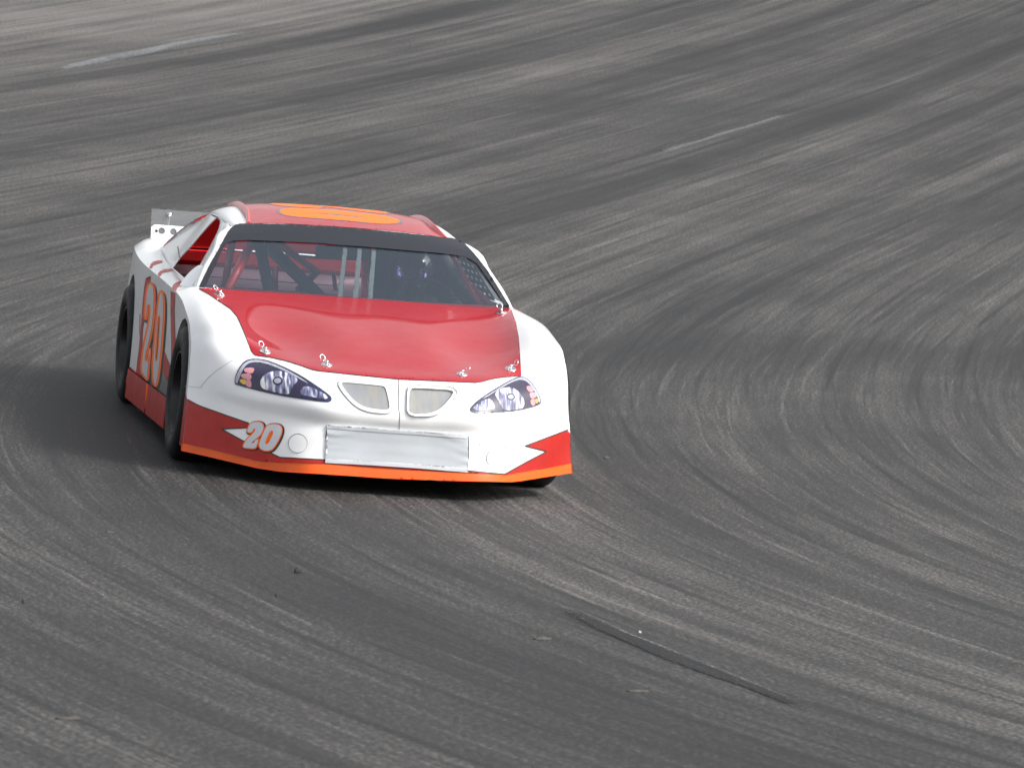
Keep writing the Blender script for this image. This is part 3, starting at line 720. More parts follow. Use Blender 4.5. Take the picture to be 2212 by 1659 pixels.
# ---- wheels
def wheel(x, y, zc, s, r=.345, camber=0):
    w = empty('wheel', parent=car); w.location = (x, y, zc); w.rotation_euler = (0, camber, 0)
    def lathe(prof, name, m, par, n=56, ang=.6):
        bm = bmesh.new(); rings = []
        for k in range(n):
            a = 2*PI*k/n; rings.append([bm.verts.new((s*px, pr*math.cos(a), pr*math.sin(a))) for px, pr in prof])
        for k in range(n):
            A, B = rings[k], rings[(k+1) % n]
            for i in range(len(prof)-1): bm.faces.new((A[i], A[i+1], B[i+1], B[i]))
        bmesh.ops.recalc_face_normals(bm, faces=bm.faces); return link(name, bm, m, par, angle=ang)
    # local x: outward positive
    lathe([(-.24,.21),(-.26,.27),(-.25,.325),(-.22,r-.006),(-.12,r),(-.03,r-.004),(.0,.335-.006),(.018,.31),(.026,.27),(.022,.235),(.010,.215),(.0,.208)], 'tyre', RUBBER, w)
    rm = lathe([(.0,.208),(.012,.206),(.012,.198),(-.01,.190),(-.09,.182),(-.11,.165),(-.105,.10),(-.085,.075),(-.085,.0)], 'rim', RIM, w)
    for k in range(5):
        bm = bmesh.new(); a = 2*PI*k/5; c = V3((s*-.084, .055*math.cos(a), .055*math.sin(a))); tube(bm, [c, c+V3((s*.03, 0, 0))], .012, 6)
        link('lug_nut', bm, STEEL, w)
    return w
def gz(x): return .05-.0115*x
for (x, y, s, cam) in ((-.952, 1.0, -1, .035), (.966, 1.0, 1, .035), (-.945, 3.67, -1, 0), (.945, 3.67, 1, 0)):
    wheel(x, y, gz(x)+.345-.008, s, camber=cam)
# wheel wells and underside keep the openings dark
bm = bmesh.new()
box(bm, (0, 2.35, .30), (1.30, 3.9, .10))
for y in (1.0, 3.67):
    for s in (-1, 1):
        rows = []
        for x in (.66, .93):
            rows.append([bm.verts.new((s*x, y+.365*math.cos(a), .40+.30*math.sin(a))) for a in np.linspace(-.2, PI+.2, 24)])
        for i in range(23): bm.faces.new((rows[0][i], rows[0][i+1], rows[1][i+1], rows[1][i]))
        bm.faces.new(rows[0])
box(bm, (0, 1.02, .56), (1.20, .8, .10)); box(bm, (0, .50, .30), (1.1, .3, .22)); box(bm, (0, 4.2, .5), (1.5, 1.1, .5))
link('underbody', bm, DARK, car, smooth=False)

# ---- side skirts
for s in (-1, 1):
    for y0, y1, zt in ((1.36, 2.22, .30), (2.27, 3.27, .30)):
        bm = bmesh.new(); n = 12; rows = []
        for i in range(n+1):
            y = y0 + (y1-y0)*i/n; zb = .172 - .022*(y-1.3)
            rows.append([bm.verts.new((s*.966, y, zt+.03-.02*(y-1.3))), bm.verts.new((s*.972, y, zb+.01)), bm.verts.new((s*.970, y, zb)), bm.verts.new((s*.955, y, zb)), bm.verts.new((s*.955, y, zt))])
        for A, B in zip(rows[:-1], rows[1:]):
            for k in range(4): bm.faces.new((A[k], A[k+1], B[k+1], B[k]))
        bm.faces.new(rows[0]); bm.faces.new(rows[-1][::-1]); bmesh.ops.recalc_face_normals(bm, faces=bm.faces)
        sk = link('side_skirt', bm, REDV, car, angle=.5)
        if y0 < 2:
            bm = bmesh.new(); box(bm, (s*.968, y1+.012, .245), (.010, .022, .13)); link('skirt_edge', bm, ORANGEP, sk)

# ---- side livery (photo outline on the right side, mirrored to the left)
def side(name, pts, o, m, par=body):
    decal(name, pts, T_SIDE, o, m, par, sp=6); 
    decal(name, pts, T_SIDE, o, m, par, sp=6, mirror=True)
side('shadow_flash', kd([(345,640),(420,640),(440,900),(497,1010),(470,1195),(400,1150),(245,1040),(250,960),(330,700)]), .0016, GREYV)
side('side_stripe', kd([(288,130),(330,110),(318,220),(300,340),(262,560),(255,780),(245,1010),(200,985),(212,870),(232,700),(248,520),(262,330),(275,200)]), .0022, REDV)
side('side_stripe', kd([(498,235),(535,255),(528,400),(533,560),(540,720),(525,840),(500,870),(503,700),(500,550),(497,400)]), .0022, REDV)
side('side_flash', kd([(420,675),(455,770),(500,885),(492,1015),(455,960),(405,850),(402,790)]), .0022, REDV)
side('rocker_stripe', kd([(122,932),(200,975),(300,1035),(400,1120),(472,1190),(470,1260),(300,1110),(105,1000)]), .0026, REDV)
shelf_t = [kw([(215,1130),(260,1090),(330,1068),(398,1070),(412,1100),(330,1125),(262,1150),(228,1200),(190,1200)]),
           kw([(330,1300),(370,1250),(430,1222),(560,1205),(600,1240),(480,1260),(410,1280),(365,1340),(340,1340)]),
           kw([(572,1526),(592,1478),(640,1440),(700,1418),(765,1425),(775,1450),(710,1476),(662,1520),(640,1582)])]
for q in shelf_t: side('shoulder_stripe', q, .0022, REDV)
strip('number_edge', kd([(239,430),(237,560),(243,680)]), 1.4, T_SIDE, .0022, RED, body)
# door number
A2 = np.array(kd([(322,200),(240,950),(322,990),(385,205)]))
dnum = lambda q: (lambda u, v: tuple((1-v)*((1-u)*np.array(q[0])+u*np.array(q[1])) + v*((1-u)*np.array(q[2])+u*np.array(q[3]))))
q2 = kd([(296,165),(384,172),(243,945),(322,1000)]); q0 = kd([(392,232),(462,245),(332,1030),(412,1040)])
D2 = fitdig(U2, U2, dnum(q2)); D0 = fitdig(U0, U0, dnum(q0)); DH = fitdig(UH, U0, dnum(q0))
Ccol = np.mean(DH, 0); DH = [tuple(Ccol + (np.array(p)-Ccol)*np.array([.75, 1.02])) for p in DH]
door = empty('door_number', parent=car)
def doornum(T, proj, mirror=False):
    for nm, dg, h in (('number_two', D2, None), ('number_zero', D0, DH)):
        bk = [(x+1.2, y+5) for x, y in offs(dg, 2.6)]; dgo = offs(dg, 1.5)
        d1 = decal(nm, [proj1(p) for p in bk], T, .0034, BLACKV, car, sp=.05, proj=proj)
        decal('number_outline', [proj1(p) for p in dgo], T, .0042, ORANGEP, d1, [[proj1(p) for p in h]] if h else [], sp=.05, proj=proj)
        decal('number_fill', [proj1(p) for p in offs(dg, -2.9)], T, .0050, SILVER, d1, [[proj1(p) for p in offs(h, 2.4)]] if h else [], sp=.05, proj=proj)
bpy.data.objects.remove(door)
def yz_of(p):
    o, d = ray(*p); h, n = cast(T_SIDE, o, d); return (h.y, h.z)
proj1 = yz_of
doornum(T_SIDE, lambda v: (V3((-3, v[0], v[1])), V3((1, 0, 0))))
proj1 = lambda p: (4.62 - yz_of(p)[0], yz_of(p)[1])
doornum(T_SIDEL, lambda v: (V3((3, v[0], v[1])), V3((-1, 0, 0))))

# ---- cabin
bm = bmesh.new()
def quad(bm, pts): bm.faces.new([bm.verts.new(p) for p in pts])
quad(bm, [(-.79,1.75,.80),(.16,1.75,.80),(.16,2.95,.80),(-.79,2.95,.80)]); quad(bm, [(-.79,2.95,.80),(.30,2.95,.80),(.30,3.5,.875),(-.79,3.5,.875)])
quad(bm, [(.30,2.95,.80),(.79,2.95,.80),(.79,3.5,.875),(.30,3.5,.875)]); quad(bm, [(.16,1.75,.80),(.16,1.75,.3),(.16,2.95,.3),(.16,2.95,.80)])
tray = link('cabin_tray', bm, TRAY, car, smooth=False)
bm = bmesh.new(); quad(bm, [(-.79,3.5,.878),(.79,3.5,.878),(.77,3.86,.94),(-.77,3.86,.94)]); quad(bm, [(-.79,3.50,.876),(.79,3.50,.876),(.79,3.495,.90),(-.79,3.495,.90)])
link('parcel_shelf', bm, TRAYR, car, smooth=False)
for y, z in ((2.35,.8025),(2.95,.803),(3.2,.836)):
    bm = bmesh.new(); box(bm, (-.32, y, z), (.94, .006, .004)); link('tray_joint', bm, SEAM, tray, smooth=False)
def bar(name, a, ya, b, yb, r, m):
    bm = bmesh.new(); tube(bm, [at_y(a, ya), at_y(b, yb)], r, 12); return link(name, bm, m, car)
cl = lambda x, y: kwl([(x, y)])[0]; cr = lambda x, y: kwr([(x, y)])[0]
bar('cage_bar', cl(595,180), 2.18, cl(235,900), 1.72, .024, CAGE)
bar('cage_bar', cl(300,200), 2.75, cl(190,860), 2.75, .021, CAGED)
bar('cage_bar', cl(820,200), 2.72, cl(1440,660), 3.05, .021, CAGED)
bar('cage_bar', cl(1430,655), 3.05, cl(1180,900), 3.0, .022, CAGED)
bar('cage_bar', cl(1655,650), 3.1, cl(1690,960), 3.1, .012, CAGED)
bar('cage_bar', cl(2090,480), 2.62, cl(2080,1040), 2.45, .021, CAGE)
bar('cage_bar', cl(870,620), 2.9, cl(870,960), 2.7, .018, CAGED)
bar('padded_bar', cl(645,200), 2.12, cl(800,960), 1.95, .030, PAD)
bar('padded_bar', cl(660,200), 2.30, cl(1470,985), 2.05, .034, PAD)
bar('cage_bar', cr(1290,390), 2.08, cr(1705,1130), 1.82, .014, CAGE)
bar('cage_bar', cr(1580,850), 1.95, cr(1840,1110), 1.80, .014, CAGE)
bar('padded_bar', cr(1110,380), 2.45, cr(1600,1130), 2.15, .042, PAD)
bar('padded_bar', cr(300,300), 2.75, cr(1250,330), 2.75, .030, PAD)
# mirror
bm = bmesh.new(); c = at_y(cl(1790,395), 2.10)
box(bm, c, (.30, .02, .072), Matrix.Rotation(-.03, 3, 'Y')); bmesh.ops.bevel(bm, geom=bm.edges[:], offset=.008, segments=2, affect='EDGES')
link('rear_view_mirror', bm, PAD, car, angle=.6)
# seat with head wings
bm = bmesh.new(); prof = []
for i, (z, w, y, dpt) in enumerate(((.35,.25,2.55,.10),(.60,.255,2.66,.10),(.80,.25,2.74,.11),(.93,.235,2.78,.13),(1.02,.21,2.80,.14),(1.09,.185,2.81,.13),(1.12,.14,2.82,.10))):
    prof.append([bm.verts.new((.47+w*math.sin(a), y - dpt*(abs(math.sin(a))**3)*1.6 + .03*math.cos(a), z)) for a in np.linspace(-PI/2, PI/2, 15)])
for A, B in zip(prof[:-1], prof[1:]):
    for i in range(14): bm.faces.new((A[i], A[i+1], B[i+1], B[i]))
st = link('racing_seat', bm, PAD, car); md = st.modifiers.new('t', 'SOLIDIFY'); md.thickness = .035
bm = bmesh.new(); quad(bm, [(.28,2.96,.5),(.80,2.96,.5),(.74,3.0,1.02),(.28,3.0,1.02)]); link('rear_bulkhead', bm, PAD, car, smooth=False)
# steering wheel
bm = bmesh.new(); c = V3((.47, 2.12, .80)); n = V3((0, -.93, .36)).normalized(); ax = V3((1, 0, 0)); ay = n.cross(ax)
tube(bm, [c + (ax*math.cos(a)+ay*math.sin(a))*.18 for a in np.linspace(0, 2*PI, 40, endpoint=False)], .014, 10, True)
for a in (0.2, PI-.2, -PI/2): tube(bm, [c, c+(ax*math.cos(a)+ay*math.sin(a))*.18], .010, 8)
tube(bm, [c, c-n*-.01, c+n*.22], .025, 10); link('steering_wheel', bm, PAD, car)
# window net on the driver's side: black webbing with light showing through
bm = bmesh.new(); bw = bmesh.new()
def netp(u, v):
    a = V3((.70,2.12,1.08)); b = V3((.80,1.95,.91)); cc = V3((.66,2.62,1.09)); dd = V3((.77,2.62,.90))
    return (a*(1-v)+b*v)*(1-u) + (cc*(1-v)+dd*v)*u
for i in range(7):
    u = i/6; quad(bm, [netp(u-.055,0),netp(u+.055,0),netp(u+.055,1),netp(u-.055,1)])
for i in range(6):
    v = i/5; quad(bm, [netp(0,v-.065),netp(0,v+.065),netp(1,v+.065),netp(1,v-.065)])
link('window_net', bm, PAD, car, smooth=False)
# clear wing deflector in the right window opening
bm = bmesh.new(); rows = []
for i in range(10):
    t = i/9; rows.append([bm.verts.new((-.845+.075*t - .035*math.sin(q)*math.sqrt(1-t*t*.9), 1.70 + .07*t + .20*math.sqrt(max(0, 1-t*t))*(q/1.5), .870 + .125*t)) for q in np.linspace(0, 1.5, 8)])
for A, B in zip(rows[:-1], rows[1:]):
    for i in range(7): bm.faces.new((A[i], A[i+1], B[i+1], B[i]))
link('air_deflector', bm, glass('deflector_plastic', (.95, .95, .96), .10, dcol=(.6, .6, .62)), car)
strip('panel_joint', kw([(668,830),(690,960),(703,1025)]), 1.4, T_GH, .002, SEAM, gh)

# ================================================================ driver
drv = empty('person', M); tag(drv, 'helmeted driver in a dark suit strapped behind the wheel of the red and white car', 'driver')
def skin(name, chains, m, parent, sub=1):
    """chains: list of [(pos, r)...]; first point of later chains may index an earlier vertex"""
    vs, es, rs = [], [], []
    for ch in chains:
        prev = None
        for it in ch:
            if isinstance(it, int): prev = it; continue
            vs.append(it[0]); rs.append(it[1]); i = len(vs)-1
            if prev is not None: es.append((prev, i))
            prev = i
    me = bpy.data.meshes.new(name); me.from_pydata([V3(v) for v in vs], es, []); o = bpy.data.objects.new(name, me); COL.objects.link(o); o.parent = parent
    mo = o.modifiers.new('skin', 'SKIN'); mo.use_smooth_shade = True
    for i, r in enumerate(rs): me.skin_vertices[0].data[i].radius = (r, r)
    me.skin_vertices[0].data[0].use_root = True
    if sub: s = o.modifiers.new('sub', 'SUBSURF'); s.levels = s.render_levels = sub
    me.materials.append(m); return o
x = .47
skin('body', [
 [((x,2.52,.36),.13),((x,2.60,.50),.125),((x,2.66,.66),.135),((x,2.68,.78),.12),((x,2.67,.86),.06),((x,2.65,.92),.055)],
 [3,((x-.19,2.66,.77),.065),((x-.24,2.50,.66),.05),((x-.22,2.36,.70),.042),((x-.165,2.19,.83),.032),((x-.16,2.16,.855),.028)],
 [3,((x+.19,2.66,.77),.065),((x+.24,2.50,.66),.05),((x+.22,2.36,.70),.042),((x+.165,2.19,.83),.032),((x+.16,2.16,.855),.028)],
 [0,((x-.11,2.40,.36),.085),((x-.14,2.10,.46),.07),((x-.13,1.80,.34),.05),((x-.13,1.70,.33),.04)],
 [0,((x+.11,2.40,.36),.085),((x+.14,2.10,.46),.07),((x+.13,1.80,.34),.05),((x+.13,1.70,.33),.04)]], SUIT, drv)
for s in (-1, 1):   # gloved hands closed on the rim
    hx = x+s*.165; ch = []
    for k in range(4):
        z = .885-.019*k; ch.append([((hx-s*.0,2.155,z),.010),((hx-s*.012,2.125,z+.004),.0095),((hx-s*.030,2.108,z+.003),.009),((hx-s*.034,2.128,z),.0085)])
    for c in ch: skin('finger', [c], SUIT, drv, 1)
    skin('thumb', [[((hx,2.165,.885),.011),((hx-s*.024,2.160,.905),.010),((hx-s*.036,2.140,.908),.009)]], SUIT, drv, 1)
bm = bmesh.new(); bmesh.ops.create_uvsphere(bm, u_segments=32, v_segments=20, radius=1)
for v in bm.verts:
    p = v.co.copy(); yy = p.y*.145; zz = p.z*.140
    if p.y < 0 and p.z < -.15: yy *= 1.08           # chin bar
    v.co = (x-.005+p.x*.120, 2.60+yy, .985+zz)
helmet = link('helmet', bm, HELM, drv)
T_HEL = BVHTree.FromPolygons([v.co for v in helmet.data.vertices], [tuple(p.vertices) for p in helmet.data.polygons])
for pts, m in ((cr(560,565) and [(552,600),(580,556),(610,590),(632,748),(552,735)], VIS1), ([(884,612),(962,622),(950,742),(866,736)], VIS1), ([(866,736),(950,742),(938,862),(850,852)], VIS2), ([(668,775),(760,770),(764,845),(668,850)], VIS3), ([(1090,790),(1116,812),(1086,832)], YEL)):
    decal('visor_patch', kwr(pts), T_HEL, .003, m, helmet, sp=4)  # violet, blue and teal patches paint the visor's reflections on the helmet

# ================================================================ track
def zc(r):
    r = np.asarray(r, float); z = TB*(r-RAD)
    lo_ = 24.0; hi_ = 52.0
    zlo = TB*(lo_-RAD); zhi = TB*(hi_-RAD)
    z = np.where(r < lo_, zlo, z); z = np.where(r > hi_, zhi, z)
    return z
rs = np.concatenate([np.linspace(.5, 24, 14), np.linspace(24.5, 52, 90), np.geomspace(53, 3000, 30)])
NT = 720; vs, fs = [], []
for r in rs:
    for k in range(NT):
        a = 2*PI*k/NT; vs.append((RAD + r*math.cos(a), r*math.sin(a), float(zc(r))))
for i in range(len(rs)-1):
    for k in range(NT): fs.append((i*NT+k, (i+1)*NT+k, (i+1)*NT+(k+1) % NT, i*NT+(k+1) % NT))
def track_mat():
    m = bpy.data.materials.new('asphalt'); m.use_nodes = True; nt = m.node_tree; b = nt.nodes['Principled BSDF']
    N = lambda t: nt.nodes.new(t); L = nt.links.new
    def mth(op, a, c=None, cl=False):
        n = N('ShaderNodeMath'); n.operation = op; n.use_clamp = cl
        for i, q in enumerate((a, c)):
            if q is None: continue
            if isinstance(q, (int, float)): n.inputs[i].default_value = q
            else: L(q, n.inputs[i])
        return n.outputs[0]
    g = N('ShaderNodeNewGeometry'); s = N('ShaderNodeSeparateXYZ'); L(g.outputs['Position'], s.inputs[0])
    # racing line: the tyre marks follow an opening curve, not a plain circle
    Y = mth('SUBTRACT', s.outputs[1], .737); Yb = mth('MULTIPLY', Y, 1/18.12)
    hy = mth('SUBTRACT', mth('SQRT', mth('ADD', mth('MULTIPLY', Yb, Yb), 1)), 1)
    f_ = mth('ADD', mth('MULTIPLY', hy, 12.54), mth('MULTIPLY', Y, .069))
    r = mth('ADD', mth('SUBTRACT', f_, s.outputs[0]), 30); u = s.outputs[1]
    def noise(su, sv, det=4, rough=.6, skew=0, seed=0, dist=0):
        c = N('ShaderNodeCombineXYZ'); vv = mth('ADD', r, mth('MULTIPLY', u, skew)) if skew else r
        L(mth('MULTIPLY', u, su), c.inputs[0]); L(mth('MULTIPLY', vv, sv), c.inputs[1]); c.inputs[2].default_value = seed
        n = N('ShaderNodeTexNoise'); n.inputs['Scale'].default_value = 1; n.inputs['Detail'].default_value = det; n.inputs['Roughness'].default_value = rough
        n.inputs['Distortion'].default_value = dist; L(c.outputs[0], n.inputs['Vector']); return n.outputs['Fac']
    def sg(n, amp): return mth('MULTIPLY', mth('SUBTRACT', n, .5), amp)
    def line(n, a, b, amp):
        q = N('ShaderNodeMapRange'); q.inputs[1].default_value = a; q.inputs[2].default_value = b; q.inputs[4].default_value = amp; L(n, q.inputs[0]); return q.outputs[0]
    terms = [sg(noise(.030, .80, 3, .55, seed=1), 1.15),        # wide rubbered grooves
             sg(noise(.055, 2.3, 4, .60, .012, seed=5), .88),    # tyre-width bands
             sg(noise(.09, 6.0, 4, .68, -.012, seed=9), .66),    # streaks
             sg(noise(.20, 14, 4, .75, .015, seed=14), .62),     # fine streaks
             sg(noise(.8, 34, 3, .75, seed=17), .50),            # scratches
             line(noise(.13, 7.5, 3, .7, .010, seed=61), .54, .66, -.34),   # crisp dark tyre lines
             line(noise(.22, 17, 3, .7, -.02, seed=67), .55, .68, -.32),
             line(noise(.25, 15, 3, .7, .02, seed=71), .56, .70, .34),      # pale scuffed lines
             sg(noise(.22, .60, 4, .62, seed=21), .80),          # patches
             sg(noise(1.1, .35, 5, .7, seed=33), .46),           # marks across the track
             sg(noise(26, 26, 3, .95, seed=40), 1.7),            # aggregate
             sg(noise(60, 60, 1, .6, seed=47), 2.2)]
    t = terms[0]
    for q in terms[1:]: t = mth('ADD', t, q)
    # paler, less driven outer lane
    mr = N('ShaderNodeMapRange'); mr.inputs[1].default_value = 38.6; mr.inputs[2].default_value = 42.5; mr.inputs[3].default_value = 0; mr.inputs[4].default_value = .5
    mr.interpolation_type = 'SMOOTHSTEP'; L(r, mr.inputs[0]); t = mth('ADD', t, mr.outputs[0])
    # a soft dark band across the inner lanes, and the darkest groove of the racing line
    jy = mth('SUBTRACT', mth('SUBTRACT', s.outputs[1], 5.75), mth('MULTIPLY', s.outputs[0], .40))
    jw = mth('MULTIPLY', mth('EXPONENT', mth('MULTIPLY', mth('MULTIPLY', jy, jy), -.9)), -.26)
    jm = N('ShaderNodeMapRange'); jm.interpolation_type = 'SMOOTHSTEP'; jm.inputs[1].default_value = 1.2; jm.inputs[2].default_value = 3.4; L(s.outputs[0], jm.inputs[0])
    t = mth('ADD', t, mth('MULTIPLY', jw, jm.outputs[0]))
    gr = mth('SUBTRACT', r, 31.15); t = mth('ADD', t, mth('MULTIPLY', mth('EXPONENT', mth('MULTIPLY', mth('MULTIPLY', gr, gr), -9)), -.30))
    t = mth('ADD', mth('MULTIPLY', t, .80), .478)
    rp = N('ShaderNodeValToRGB'); e = rp.color_ramp.elements
    e[0].position = .0; e[0].color = (.0135, .0135, .0140, 1); e[1].position = 1; e[1].color = (.152, .145, .137, 1)
    x = e.new(.32); x.color = (.0285, .0282, .0285, 1); x = e.new(.62); x.color = (.064, .0622, .0602, 1)
    L(t, rp.inputs[0]); L(rp.outputs[0], b.inputs['Base Color'])
    b.inputs['Specular IOR Level'].default_value = .25
    rr = N('ShaderNodeMapRange'); rr.inputs[3].default_value = .62; rr.inputs[4].default_value = .9; L(t, rr.inputs[0]); L(rr.outputs[0], b.inputs['Roughness'])
    bp = N('ShaderNodeBump'); bp.inputs['Strength'].default_value = .35; bp.inputs['Distance'].default_value = .004
    L(noise(90, 90, 3, .7, seed=52), bp.inputs['Height']); L(bp.outputs[0], b.inputs['Normal'])
    return m
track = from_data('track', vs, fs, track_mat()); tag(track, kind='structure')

def ground_hit(p):
    """photo point -> point on the banked track (world)"""
    o, d = ray(*p); o = R3 @ (np.array(o)-P0); d = R3 @ np.array(d)
    F = lambda s: (o+d*s)[2] - TB*(math.hypot((o+d*s)[0]-RAD, (o+d*s)[1])-RAD)
    s = 5.0
    while F(s) > 0 and s < 400: s += .25
    a, c = s-.25, s
    for _ in range(40):
        q = (a+c)/2
        if F(q) > 0: a = q
        else: c = q
    return o+d*c
def line_mat(name, c0, c1, edge, lo_=.4, hi_=.6, cover=(.12, .4)):
    m = bpy.data.materials.new(name); m.use_nodes = True; nt = m.node_tree; b = nt.nodes['Principled BSDF']; N = lambda t: nt.nodes.new(t); L = nt.links.new
    b.inputs['Roughness'].default_value = .75; b.inputs['Specular IOR Level'].default_value = .3
    uv = N('ShaderNodeUVMap'); s = N('ShaderNodeSeparateXYZ'); L(uv.outputs[0], s.inputs[0])
    tc = N('ShaderNodeTexCoord')
    n = N('ShaderNodeTexNoise'); n.inputs['Scale'].default_value = 70; n.inputs['Detail'].default_value = 4; n.inputs['Roughness'].default_value = .75; L(tc.outputs['Object'], n.inputs['Vector'])
    mp = N('ShaderNodeMapping'); mp.inputs['Scale'].default_value = (3, 16, 1); L(uv.outputs[0], mp.inputs[0])
    n2 = N('ShaderNodeTexNoise'); n2.inputs['Scale'].default_value = 1.5; n2.inputs['Detail'].default_value = 4; L(mp.outputs[0], n2.inputs['Vector'])
    # v: 0 far edge, 1 near edge; "edge" = where the white remains
    er = N('ShaderNodeValToRGB'); e = er.color_ramp.elements; e[0].position = edge[0]; e[0].color = (*[edge[2]]*3, 1); e[1].position = edge[1]; e[1].color = (*[edge[3]]*3, 1); L(s.outputs[1], er.inputs[0])
    ad = N('ShaderNodeMath'); ad.operation = 'ADD'; L(er.outputs[0], ad.inputs[0]); sp_ = N('ShaderNodeMapRange'); sp_.inputs[1].default_value = .28; sp_.inputs[2].default_value = .72; L(n.outputs['Fac'], sp_.inputs[0]); L(sp_.outputs[0], ad.inputs[1])
    a2 = N('ShaderNodeMath'); a2.operation = 'ADD'; L(ad.outputs[0], a2.inputs[0]); L(n2.outputs['Fac'], a2.inputs[1])
    mr = N('ShaderNodeMapRange'); mr.inputs[1].default_value = lo_+.5; mr.inputs[2].default_value = hi_+.5; L(a2.outputs[0], mr.inputs[0])
    mx = N('ShaderNodeMix'); mx.data_type = 'RGBA'; mx.inputs[6].default_value = (*c0, 1); mx.inputs[7].default_value = (*c1, 1); L(mr.outputs[0], mx.inputs[0]); L(mx.outputs[2], b.inputs['Base Color'])
    # ragged ends and edges
    tr = N('ShaderNodeBsdfTransparent'); ms = N('ShaderNodeMixShader'); out = nt.nodes['Material Output']
    def bump(o):
        q = N('ShaderNodeMath'); q.operation = 'SUBTRACT'; q.inputs[0].default_value = 1; L(o, q.inputs[1])
        w = N('ShaderNodeMath'); w.operation = 'MULTIPLY'; L(o, w.inputs[0]); L(q.outputs[0], w.inputs[1]); return w.outputs[0]
    vv = N('ShaderNodeMath'); vv.operation = 'MULTIPLY'; vv.inputs[1].default_value = 2.0; L(bump(s.outputs[1]), vv.inputs[0])
    ue = N('ShaderNodeMath'); ue.operation = 'MULTIPLY'; ue.inputs[1].default_value = 7; ue.use_clamp = True; L(bump(s.outputs[0]), ue.inputs[0])
    al = N('ShaderNodeMath'); al.operation = 'MULTIPLY'; L(vv.outputs[0], al.inputs[0]); L(ue.outputs[0], al.inputs[1])
    a3 = N('ShaderNodeMath'); a3.operation = 'ADD'; L(al.outputs[0], a3.inputs[0])
    nn = N('ShaderNodeMath'); nn.operation = 'SUBTRACT'; nn.inputs[1].default_value = .5; L(n.outputs['Fac'], nn.inputs[0])
    L(nn.outputs[0], a3.inputs[1])
    am = N('ShaderNodeMapRange'); am.inputs[1].default_value = cover[0]*.6; am.inputs[2].default_value = cover[1]*.8; L(a3.outputs[0], am.inputs[0])
    aq = N('ShaderNodeMath'); aq.operation = 'MULTIPLY'; aq.inputs[1].default_value = .85; L(am.outputs[0], aq.inputs[0]); L(aq.outputs[0], ms.inputs[0]); L(tr.outputs[0], ms.inputs[1]); L(b.outputs[0], ms.inputs[2]); L(ms.outputs[0], out.inputs[0])
    return m
def lane(name, up, low, m, label, n=40, grow=0):
    def res(p):
        d = np.concatenate([[0], np.cumsum([math.dist(a, c) for a, c in zip(p[:-1], p[1:])])]); d /= d[-1]; a = np.array(p)
        return np.stack([np.interp(np.linspace(0, 1, n), d, a[:, i]) for i in (0, 1)], 1)
    A, B = res(up), res(low); bm = bmesh.new(); uv = bm.loops.layers.uv.new('UVMap'); rows = []
    for i in range(n):
        row = []
        for j in range(5):
            q = ground_hit(A[i]*(1-j/4) + B[i]*j/4); row.append((bm.verts.new((q[0], q[1], q[2]+.004)), (i/(n-1), j/4)))
        rows.append(row)
    for a, c in zip(rows[:-1], rows[1:]):
        for j in range(4):
            f = bm.faces.new([a[j][0], a[j+1][0], c[j+1][0], c[j][0]])
            for l, q in zip(f.loops, (a[j][1], a[j+1][1], c[j+1][1], c[j][1])): l[uv].uv = q
    bmesh.ops.recalc_face_normals(bm, faces=bm.faces)
    o = link(name, bm, m); o.data.flip_normals() if o.data.polygons[0].normal.z < 0 else None
    tag(o, label, kind='structure'); return o
kA = mk(71, 42.6, .25682); kB = mk(1349.2, 213, .19261); kC = mk(1171.7, 1264, .27287)
WL = line_mat('worn_white_line', (.045, .05, .053), (.30, .31, .31), (.0, 1, .12, 0), .45, .80)
DL = line_mat('worn_dark_line', (.0175, .018, .019), (.22, .22, .22), (.12, .24, .34, 0), .72, 1.05)
EL = line_mat('worn_edge_line', (.036, .037, .038), (.24, .24, .24), (.55, .8, 0, .34), .66, .95)
lane('lane_marking', kA([(98,420),(300,372),(600,307),(900,252),(1200,187),(1500,137),(1750,105),(1870,112)]), kA([(200,450),(430,402),(700,354),(950,303),(1200,238),(1500,178),(1750,133),(1870,124)]), WL, 'worn white lane line in the outer lane, far side of the track')
lane('lane_marking', kB([(190,600),(500,485),(800,403),(1100,327),(1400,232),(1700,146),(1880,156)]), kB([(370,660),(650,555),(900,488),(1100,417),(1400,332),(1700,236),(1960,178)]), EL, 'worn dark lane line with a pale near edge, beyond the car')
lane('lane_marking', kC([(80,162),(280,186),(450,264),(650,364),(900,456),(1200,577),(1500,699),(1800,822),(2150,975)]), kC([(110,212),(200,258),(400,348),(700,478),(1000,613),(1300,718),(1600,816),(1900,936),(2110,995)]), DL, 'worn dark lane line with a speckled white edge, nearest the camera')

# ---- bits of rubber and stone on the track
CRUMB = mat('rubber_crumb', (.012, .012, .012), .8); STONE = mat('stone_chip', (.38, .37, .36), .7); SCAB = mat('tar_scab', (.075, .072, .066), .85, noise=(60, .4))
def crumb(name, p, w, h, m, label, cat, grp, ht=.012):
    c = ground_hit(p); a = ground_hit((p[0]+w/2, p[1])); half = np.linalg.norm(a-c); yv = np.array([0, 0, 1.])
    e1 = (a-c)/np.linalg.norm(a-c); e2 = np.cross(yv, e1); bm = bmesh.new(); bmesh.ops.create_icosphere(bm, subdivisions=2, radius=1)
    for v in bm.verts:
        q = v.co; k = 1+.35*math.sin(q.x*5+p[0])*math.cos(q.y*4+p[1]); bend = .25*q.x*q.x
        w_ = c + e1*half*q.x*k + e2*half*(h*q.y*k+bend*.6*h) + yv*max(-.002, ht*(q.z*k*.9+.15)); v.co = w_
    o = link(name, bm, m); ob = V3(c); o.data.transform(Matrix.Translation(-ob)); o.location = ob
    return tag(o, label, cat, grp)
crumb('rubber_scrap', (643,1237), 16, .28, CRUMB, 'black rubber scrap lying on the open asphalt below the nose of the car', 'rubber scrap', 'scraps on the track', .02)
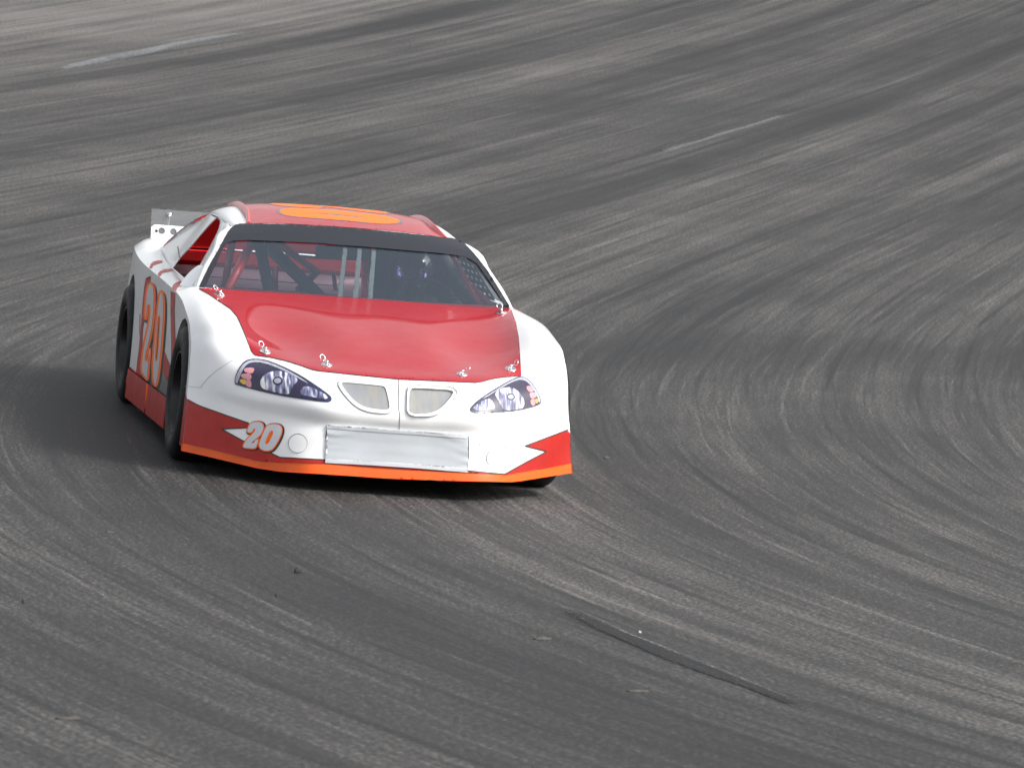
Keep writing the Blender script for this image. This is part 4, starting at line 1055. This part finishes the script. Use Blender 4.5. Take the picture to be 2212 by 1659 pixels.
crumb('rubber_scrap', (597,1289), 4, .6, CRUMB, 'tiny black rubber crumb just below the larger black scrap', 'rubber scrap', 'scraps on the track')
crumb('rubber_scrap', (50,1302), 5, .6, CRUMB, 'tiny black rubber crumb near the left edge of the photo', 'rubber scrap', 'scraps on the track')
crumb('stone_chip', (1382,1366.5), 7, .35, STONE, 'small white chip beside the nearest dark lane line', 'stone chip', 'scraps on the track', .008)
crumb('tar_scab', (1172,1381), 38, .22, SCAB, 'raised tan scab in the asphalt left of the nearest lane line', 'asphalt scab', 'scabs in the asphalt', .010)
crumb('tar_scab', (1378,1494), 50, .12, SCAB, 'long raised scab in the asphalt below the nearest lane line', 'asphalt scab', 'scabs in the asphalt', .008)
crumb('tar_scab', (236,1150), 20, .25, SCAB, 'small pale scab in the asphalt left of the front bumper', 'asphalt scab', 'scabs in the asphalt', .006)
crumb('tar_scab', (150,1553), 56, .16, SCAB, 'long pale scab in the asphalt at the lower left', 'asphalt scab', 'scabs in the asphalt', .008)
crumb('tar_scab', (1311,990), 14, .3, SCAB, 'pale chip standing in the asphalt right of the front bumper', 'asphalt scab', 'scabs in the asphalt', .012)

# ================================================================ light, world, camera
sb = np.array([math.cos(math.radians(42))*math.cos(math.radians(-26)), math.cos(math.radians(42))*math.sin(math.radians(-26)), math.sin(math.radians(42))])
sw = R3 @ sb; sw /= np.linalg.norm(sw)
sl = bpy.data.lights.new('sun', 'SUN'); sl.energy = 1.55; sl.angle = math.radians(12); sl.color = (1, .965, .92)
so = bpy.data.objects.new('sun', sl); COL.objects.link(so); so.rotation_euler = V3(sw).to_track_quat('Z', 'Y').to_euler(); so.location = V3(sw)*30
el = math.asin(sw[2]); az = math.atan2(sw[0], sw[1])
w = bpy.data.worlds.new('World'); scene.world = w; w.use_nodes = True; nt = w.node_tree; bg = nt.nodes['Background']
sk = nt.nodes.new('ShaderNodeTexSky'); sk.sky_type = 'NISHITA'; sk.sun_disc = False; sk.sun_elevation = el; sk.sun_rotation = az; sk.dust_density = 4; sk.air_density = 1.2
hs = nt.nodes.new('ShaderNodeHueSaturation'); hs.inputs['Saturation'].default_value = .22
nt.links.new(sk.outputs[0], hs.inputs['Color']); nt.links.new(hs.outputs[0], bg.inputs[0]); bg.inputs[1].default_value = .15

cam = bpy.data.cameras.new('camera'); co = bpy.data.objects.new('camera', cam); COL.objects.link(co); scene.camera = co
wr, wu, wf = R3 @ CR, R3 @ CU, R3 @ CF
mw = Matrix(((wr[0], wu[0], -wf[0], 0), (wr[1], wu[1], -wf[1], 0), (wr[2], wu[2], -wf[2], 0), (0, 0, 0, 1))); mw.translation = V3(b2w(CO))
co.matrix_world = mw; cam.sensor_width = 36; cam.lens = FPX/PW*36; cam.clip_end = 6000; cam.clip_start = .5
cam.dof.use_dof = True; cam.dof.focus_distance = 19.6; cam.dof.aperture_fstop = 9
vs_ = scene.view_settings; vs_.view_transform = 'Standard'; vs_.look = 'None'; vs_.exposure = .72; vs_.gamma = 1
scene.cycles.max_bounces = 8; scene.cycles.transparent_max_bounces = 12
